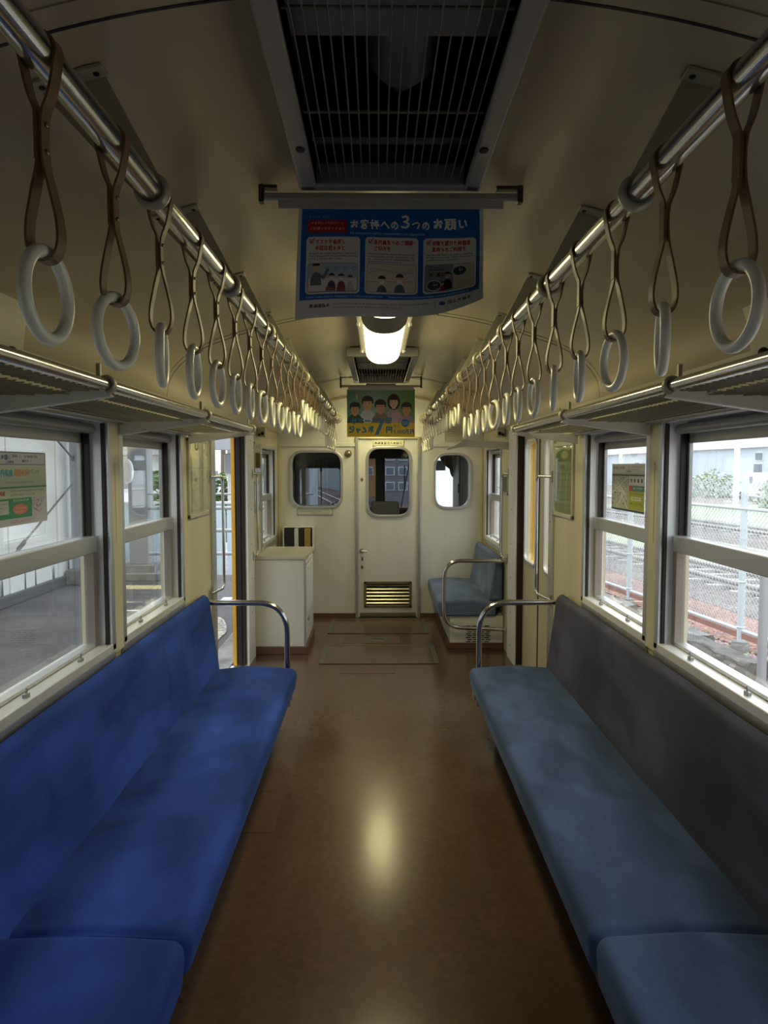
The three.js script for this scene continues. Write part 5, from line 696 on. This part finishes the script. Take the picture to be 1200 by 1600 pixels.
// ---------------------------------------------------------------- outside, track side
{
  const fx = (D) => 4.75 - (D - 9.2) * 0.133, g = thing('chain_link_fence', 'pale blue-grey chain link fence along the yard', 'fence', [4.5, GY, -12]), wires = [], b = GY + 0.14, t = 1.30;
  const P = []; for (let k = -2; k < 5; k++) P.push(9.2 + k * 3.02);
  for (const D of P) { const x = fx(D); const p = obj('post', rod(V(x, GY, -D), V(x, t + 0.06, -D), 0.045, 10), M.fence, g); obj('footing', new THREE.CylinderGeometry(0.1, 0.13, 0.12, 12).translate(x, GY + 0.08, -D), M.concrete, p); for (const y of [-0.02, 0.94, -0.62]) obj('clamp', new THREE.TorusGeometry(0.046, 0.012, 6, 14).rotateX(Math.PI / 2).translate(x, y, -D), M.fence, p); }
  for (let k = 0; k < P.length - 1; k++) { const q = new THREE.BoxGeometry(0.03, 0.07, Math.hypot(3.02, 3.02 * 0.133)).rotateY(-Math.atan(-0.133)).translate((fx(P[k]) + fx(P[k + 1])) / 2, -0.73, -(P[k] + P[k + 1]) / 2); obj('base_board', q, M.redBoard ??= std([0.36, 0.17, 0.14], 0.7), g); }
  for (const y of [0.94, -0.66]) for (let k = 0; k < P.length - 1; k++) obj('rail', rod(V(fx(P[k]), y, -P[k]), V(fx(P[k + 1]), y, -P[k + 1]), 0.024), M.fence, g);
  for (let k = 0; k < P.length - 1; k++) { const a = P[k], c = P[k + 1], H = t - (-0.66), y0 = -0.66; for (let u = -H; u < c - a; u += 0.072) for (const s of [1, -1]) { const u0 = Math.max(0, u), u1 = Math.min(c - a, u + H); if (u1 - u0 < 0.02) continue; const v0 = u0 - u, v1 = u1 - u, pt = (q, v) => V(fx(a + q), y0 + (s > 0 ? v : H - v), -(a + q)); wires.push(rod(pt(u0, v0), pt(u1, v1), 0.0042, 3)); } }
  tag(obj('wire_mesh', wires, M.fence, g), undefined, undefined, null, 'stuff');
  // old concrete sleepers lying along the fence foot
  for (const [x, D, l, w, h, a, m, lab] of [[4.28, 9.95, 1.3, 0.26, 0.2, 0.1, M.concrete, 'weathered concrete block lying at the fence foot, farther one'], [4.2, 8.5, 1.25, 0.3, 0.24, 0.14, M.sleeperDark ??= std([0.24, 0.225, 0.21], 0.95, 0, { map: M.concrete.map }), 'weathered timber sleeper lying at the fence foot, nearer one'], [4.0, 12.2, 1.6, 0.26, 0.2, 0.13, M.concrete, 'long weathered block at the fence foot beyond the second post']]) { const o = thing('fallen_block', lab, 'block', [x, GY, -D]); const q = boxUV(new THREE.BoxGeometry(w, h, l, 8, 6, 34).translate(0, h / 2, 0)), p = q.attributes.position; for (let i = 0; i < p.count; i++) { const X = p.getX(i), Y = p.getY(i), Zz = p.getZ(i), n = fbm(X * 11 + D, Zz * 6 + Y * 9, 71, 4) - 0.5, e = Math.pow(Math.abs(X) / (w / 2), 4) + Math.pow(Y / h, 6); p.setX(i, X * (1 - 0.06 * e) + n * 0.05); p.setY(i, Math.max(0, Y * (1 - 0.07 * e) + n * 0.06)); p.setZ(i, Zz + n * 0.05); } q.computeVertexNormals(); const e = mesh('block', q, m, o); e.rotation.y = a; for (const k of [-0.3, 0.3]) { const f = mesh('notch', bar(-w / 2 - 0.02, w / 2 + 0.02, 0.0, h * 0.55, k * l - 0.06, k * l + 0.06, 0.02), m, o); f.rotation.y = a; } }
  { const o = thing('yard_pole', 'grey steel pole on a round footing near the rightmost window edge', 'pole', [3.86, GY, -7.05]); obj('pole', rod(V(3.86, GY, -7.05), V(3.86, 0.45, -7.05), 0.045, 14), M.steel, o); obj('cap', new THREE.SphereGeometry(0.046, 12, 6).translate(3.86, 0.45, -7.05), M.steel, o); obj('footing', new THREE.CylinderGeometry(0.18, 0.24, 0.08, 18).translate(3.86, GY + 0.04, -7.05), M.concrete, o); }
  { const st = new THREE.InstancedMesh(new THREE.IcosahedronGeometry(0.045, 0), std([0.40, 0.35, 0.32], 0.95), 5200), m4 = new THREE.Matrix4(), q = new THREE.Quaternion(), e = new THREE.Euler(); seed = 909; for (let i = 0; i < 5200; i++) { e.set(rr(0, 6), rr(0, 6), rr(0, 6)); const D = rr(5, 15); m4.compose(V(rr(2.0, fx(D) + 0.6), GY + rr(-0.01, 0.02), -D), q.setFromEuler(e), V(rr(0.4, 1.1), rr(0.3, 0.8), rr(0.4, 1.1))); st.setMatrixAt(i, m4); st.setColorAt(i, new THREE.Color().setRGB(...[0, 0, 0].map(() => rr(0.75, 1.2)))); } st.name = numbered('gravel_stones'); scene.add(st); tag(st, 'loose pale ballast stones between the tram and the chain link fence', 'gravel', null, 'stuff'); }
  // tracks: red-tinted bed next to the fence, then two more lines and grass
  const lane = (name, x0, x1, m, lab, y = 0.02) => { const s = new THREE.Shape(), k = 0.133; s.moveTo(x0 + 9.2 * k, -10); s.lineTo(x1 + 9.2 * k, -10); s.lineTo(x1 + (9.2 - 45) * k, 45); s.lineTo(x0 + (9.2 - 45) * k, 45); world(name, boxUV(ex(s, 0.05).rotateX(-Math.PI / 2).translate(0, GY + y - 0.05 + 0.0, 0)), m, lab, 'ground'); };
  lane('ballast_bed', 5.7, 7.0, M.redBallast, 'reddish ballast strip right behind the chain link fence', 0.03); lane('ballast_bed', 7.0, 9.6, M.ballast, 'grey ballast bed under the nearer yard track', 0.04); lane('grass_strip', 9.6, 13.2, M.grassy, 'pale grass strip between the yard tracks', 0.05); lane('ballast_bed', 13.2, 18.2, M.ballast, 'grey ballast bed under the farther yard track', 0.06); lane('grass_strip', 18.2, 42, M.grassy, 'wide grass strip in front of the blue building', 0.05);
  const line = (x, w, lab) => { const k = 0.133, X = (D) => x - (D - 9.2) * k; for (const e of [-1, 1]) single('steel_rail', [rod(V(X(2) + e * w, GY + 0.2, -2), V(X(44) + e * w, GY + 0.2, -44), 0.05, 6), wire(V(X(2) + e * w, GY + 0.1, -2), V(X(44) + e * w, GY + 0.1, -44), 0.07)], M.railSteel, lab + (e < 0 ? ', the rail nearer the tram' : ', the rail farther from the tram'), 'rail'); const S = []; for (let D = 4; D < 43; D += 0.75) S.push(new THREE.BoxGeometry(w * 2 + 0.8, 0.1, 0.22).rotateY(-0.13).translate(X(D), GY + 0.07, -D)); single('sleepers', S, M.sleeper, 'row of sleepers under the rails of ' + lab, 'sleeper', null, 'stuff'); };
  line(8.0, 0.53, 'the nearer yard track'); line(15.6, 0.53, 'the farther yard track');
  // buildings and shrubs
  const bw = []; for (let k = 0; k < 34; k++) bw.push([-24 - k * 2.6, 5.4, 1.5, 1.3]); for (const [z, y, w, h] of [[-57, 2.0, 1.2, 0.7], [-57, 0.9, 1.4, 0.9], [-44, 0.7, 3.2, 0.8], [-84, 1.2, 1.6, 0.9]]) bw.push([z, y, w, h]);
  building('long pale blue industrial building beyond the yard', 31, 50, -15, -125, 7.6, M.building, bw, 'x', (g) => { obj('fascia', bar(30.7, 31, 3.1, 4.6, -15, -125, 0), M.buildingPale, g); obj('fascia', bar(30.8, 31, 6.4, 6.65, -15, -125, 0), M.buildingPale, g); });
  const shrub = (label, x, z, w, h, m, sd) => { const o = thing('shrub', label, 'shrub', [x, GY, z]); seed = sd; const leaf = new THREE.PlaneGeometry(0.22, 0.16), L = []; for (let i = 0; i < 900; i++) { const a = rr(0, 6.28), e = rr(0, 1), r = Math.sqrt(rr(0, 1)); L.push(leaf.clone().rotateX(rr(0, 3)).rotateY(rr(0, 6)).translate(x + Math.cos(a) * r * w * (1 - 0.4 * e), GY + h * e * (1 - 0.4 * r), z + Math.sin(a) * r * w * (1 - 0.4 * e))); } tag(obj('foliage', L, m, o), undefined, undefined, null, 'stuff'); obj('stem', rod(V(x, GY, z), V(x, GY + h * 0.6, z), 0.04), M.bark, o); };
  shrub('rounded green shrub nearest the window in front of the blue building', 26.5, -45.5, 2.2, 2.6, M.leaf2, 611); shrub('wide green shrub left of the white parked van', 27.5, -58, 3.0, 2.5, M.leaf2, 612); shrub('distant green shrub at the far end of the blue building', 27, -70, 3, 2.4, M.leaf2, 613); shrub('low green shrub beside the white parked van', 22.5, -39, 1.6, 1.6, M.leaf2, 614);
  { const c = thing('parked_van', 'white parked van in front of the blue building', 'van', [27.5, GY, -51]); const s = new THREE.Shape(); s.moveTo(-2.1, 0.35); s.lineTo(2.2, 0.35); s.lineTo(2.25, 1.1); s.lineTo(1.7, 1.25); s.lineTo(1.1, 1.95); s.lineTo(-2.05, 2.0); s.lineTo(-2.1, 0.35); obj('body', ex(s, 1.6, { bevelEnabled: true, bevelSize: 0.08, bevelThickness: 0.08, bevelSegments: 2 }).rotateY(Math.PI / 2 - 0.1).translate(27, GY, -51), std([0.8, 0.8, 0.82], 0.3), c); for (const [u, k] of [[-1.3, 0], [1.35, 0], [-1.3, 1], [1.35, 1]]) obj('wheel', new THREE.CylinderGeometry(0.33, 0.33, 0.2, 18).rotateZ(Math.PI / 2).translate(27 + k * 1.6 + 0.1 * u * 0.1, GY + 0.35, -51 - u), M.rubber, c); obj('side_window', bar(26.9, 26.95, GY + 1.25, GY + 1.75, -49.9, -51.5, 0.02), M.winDark, c); }
  for (const [x, z, l] of [[21, -41.5, 'tall pale utility pole in front of the blue building'], [20.5, -60, 'tall pale utility pole farther along the blue building']]) { const o = thing('utility_pole', l, 'pole', [x, GY, z]); obj('pole', new THREE.CylinderGeometry(0.12, 0.17, 9, 12).translate(x, GY + 4.5, z), M.buildingPale, o); obj('cross_arm', bar(x - 0.9, x + 0.9, GY + 8.2, GY + 8.35, z - 0.06, z + 0.06, 0.01), M.aluPale, o); }
}
{ // straight ahead: own line, curving neighbour track, sheet wall, houses
  for (const [x0, z0, x1, z1, l] of [[-0.38, -9, -0.38, -44, 'left rail of the line straight ahead of the cab'], [0.38, -9, 0.38, -44, 'right rail of the line straight ahead of the cab'], [-2.6, -44, -11.6, -100, 'left rail of the track slanting away ahead'], [-1.6, -44, -10.6, -100, 'right rail of the track slanting away ahead']]) single('steel_rail', rod(V(x0, GY + 0.08, z0), V(x1, GY + 0.08, z1), 0.05, 6), M.railBright ??= std([0.62, 0.60, 0.58], 0.35, 0.6), l, 'rail');
  const s = new THREE.Shape(); s.moveTo(3, 8); s.lineTo(3, 200); s.lineTo(-26, 200); s.lineTo(-3, 20); s.lineTo(-1.2, 8); world('ballast_bed', boxUV(ex(s, 0.04).rotateX(-Math.PI / 2).translate(0, GY - 0.025, 0)), std([0.13, 0.10, 0.095], 0.95, 0, { map: M.gravel.map }), 'brown ballast bed ahead of the cab', 'ground');
  const f = thing('sheet_fence', 'grey-blue corrugated fence ahead seen through the left cab window', 'fence', [-8, GY, -100]); for (let k = 0; k < 26; k++) { const a = k / 26, x = -15 + a * 11.5, z = -122 + a * 51; obj('panel', new THREE.BoxGeometry(2.3, 3.4, 0.12).rotateY(-Math.atan2(62, 14)).translate(x, GY + 1.7, z), M.fenceBlue ??= std([0.26, 0.30, 0.33], 0.7), f); }
  const w = []; for (let r = 0; r < 5; r++) for (let c = 0; c < 4; c++) w.push([0.45 + c * 0.82, 0.0 + r * 0.95, 0.6, 0.55]); building('grey gridded building ahead seen through the cab door window', 0.2, 3.7, -45, -52, 10, M.concreteWall ??= std([0.24, 0.24, 0.28], 0.8), w);
  { const q = []; for (let r = 0; r < 3; r++) for (let c = 0; c < 2; c++) q.push([2.5 + c * 0.9, -0.2 + r * 1.6, 0.5, 0.8]); building('bright white panelled building ahead seen through the right cab window', 2.0, 4.3, -24, -30, 6, std([0.86, 0.88, 0.88], 0.6), []); }
  building('orange-brown house ahead seen through the cab door window', -2.2, 0.1, -58, -66, 3.3, std([0.50, 0.26, 0.10], 0.8), [[-1.8, 0.8, 0.6, 0.7], [-0.9, 0.8, 0.5, 0.7]]);
}
renderer.render(scene, camera);
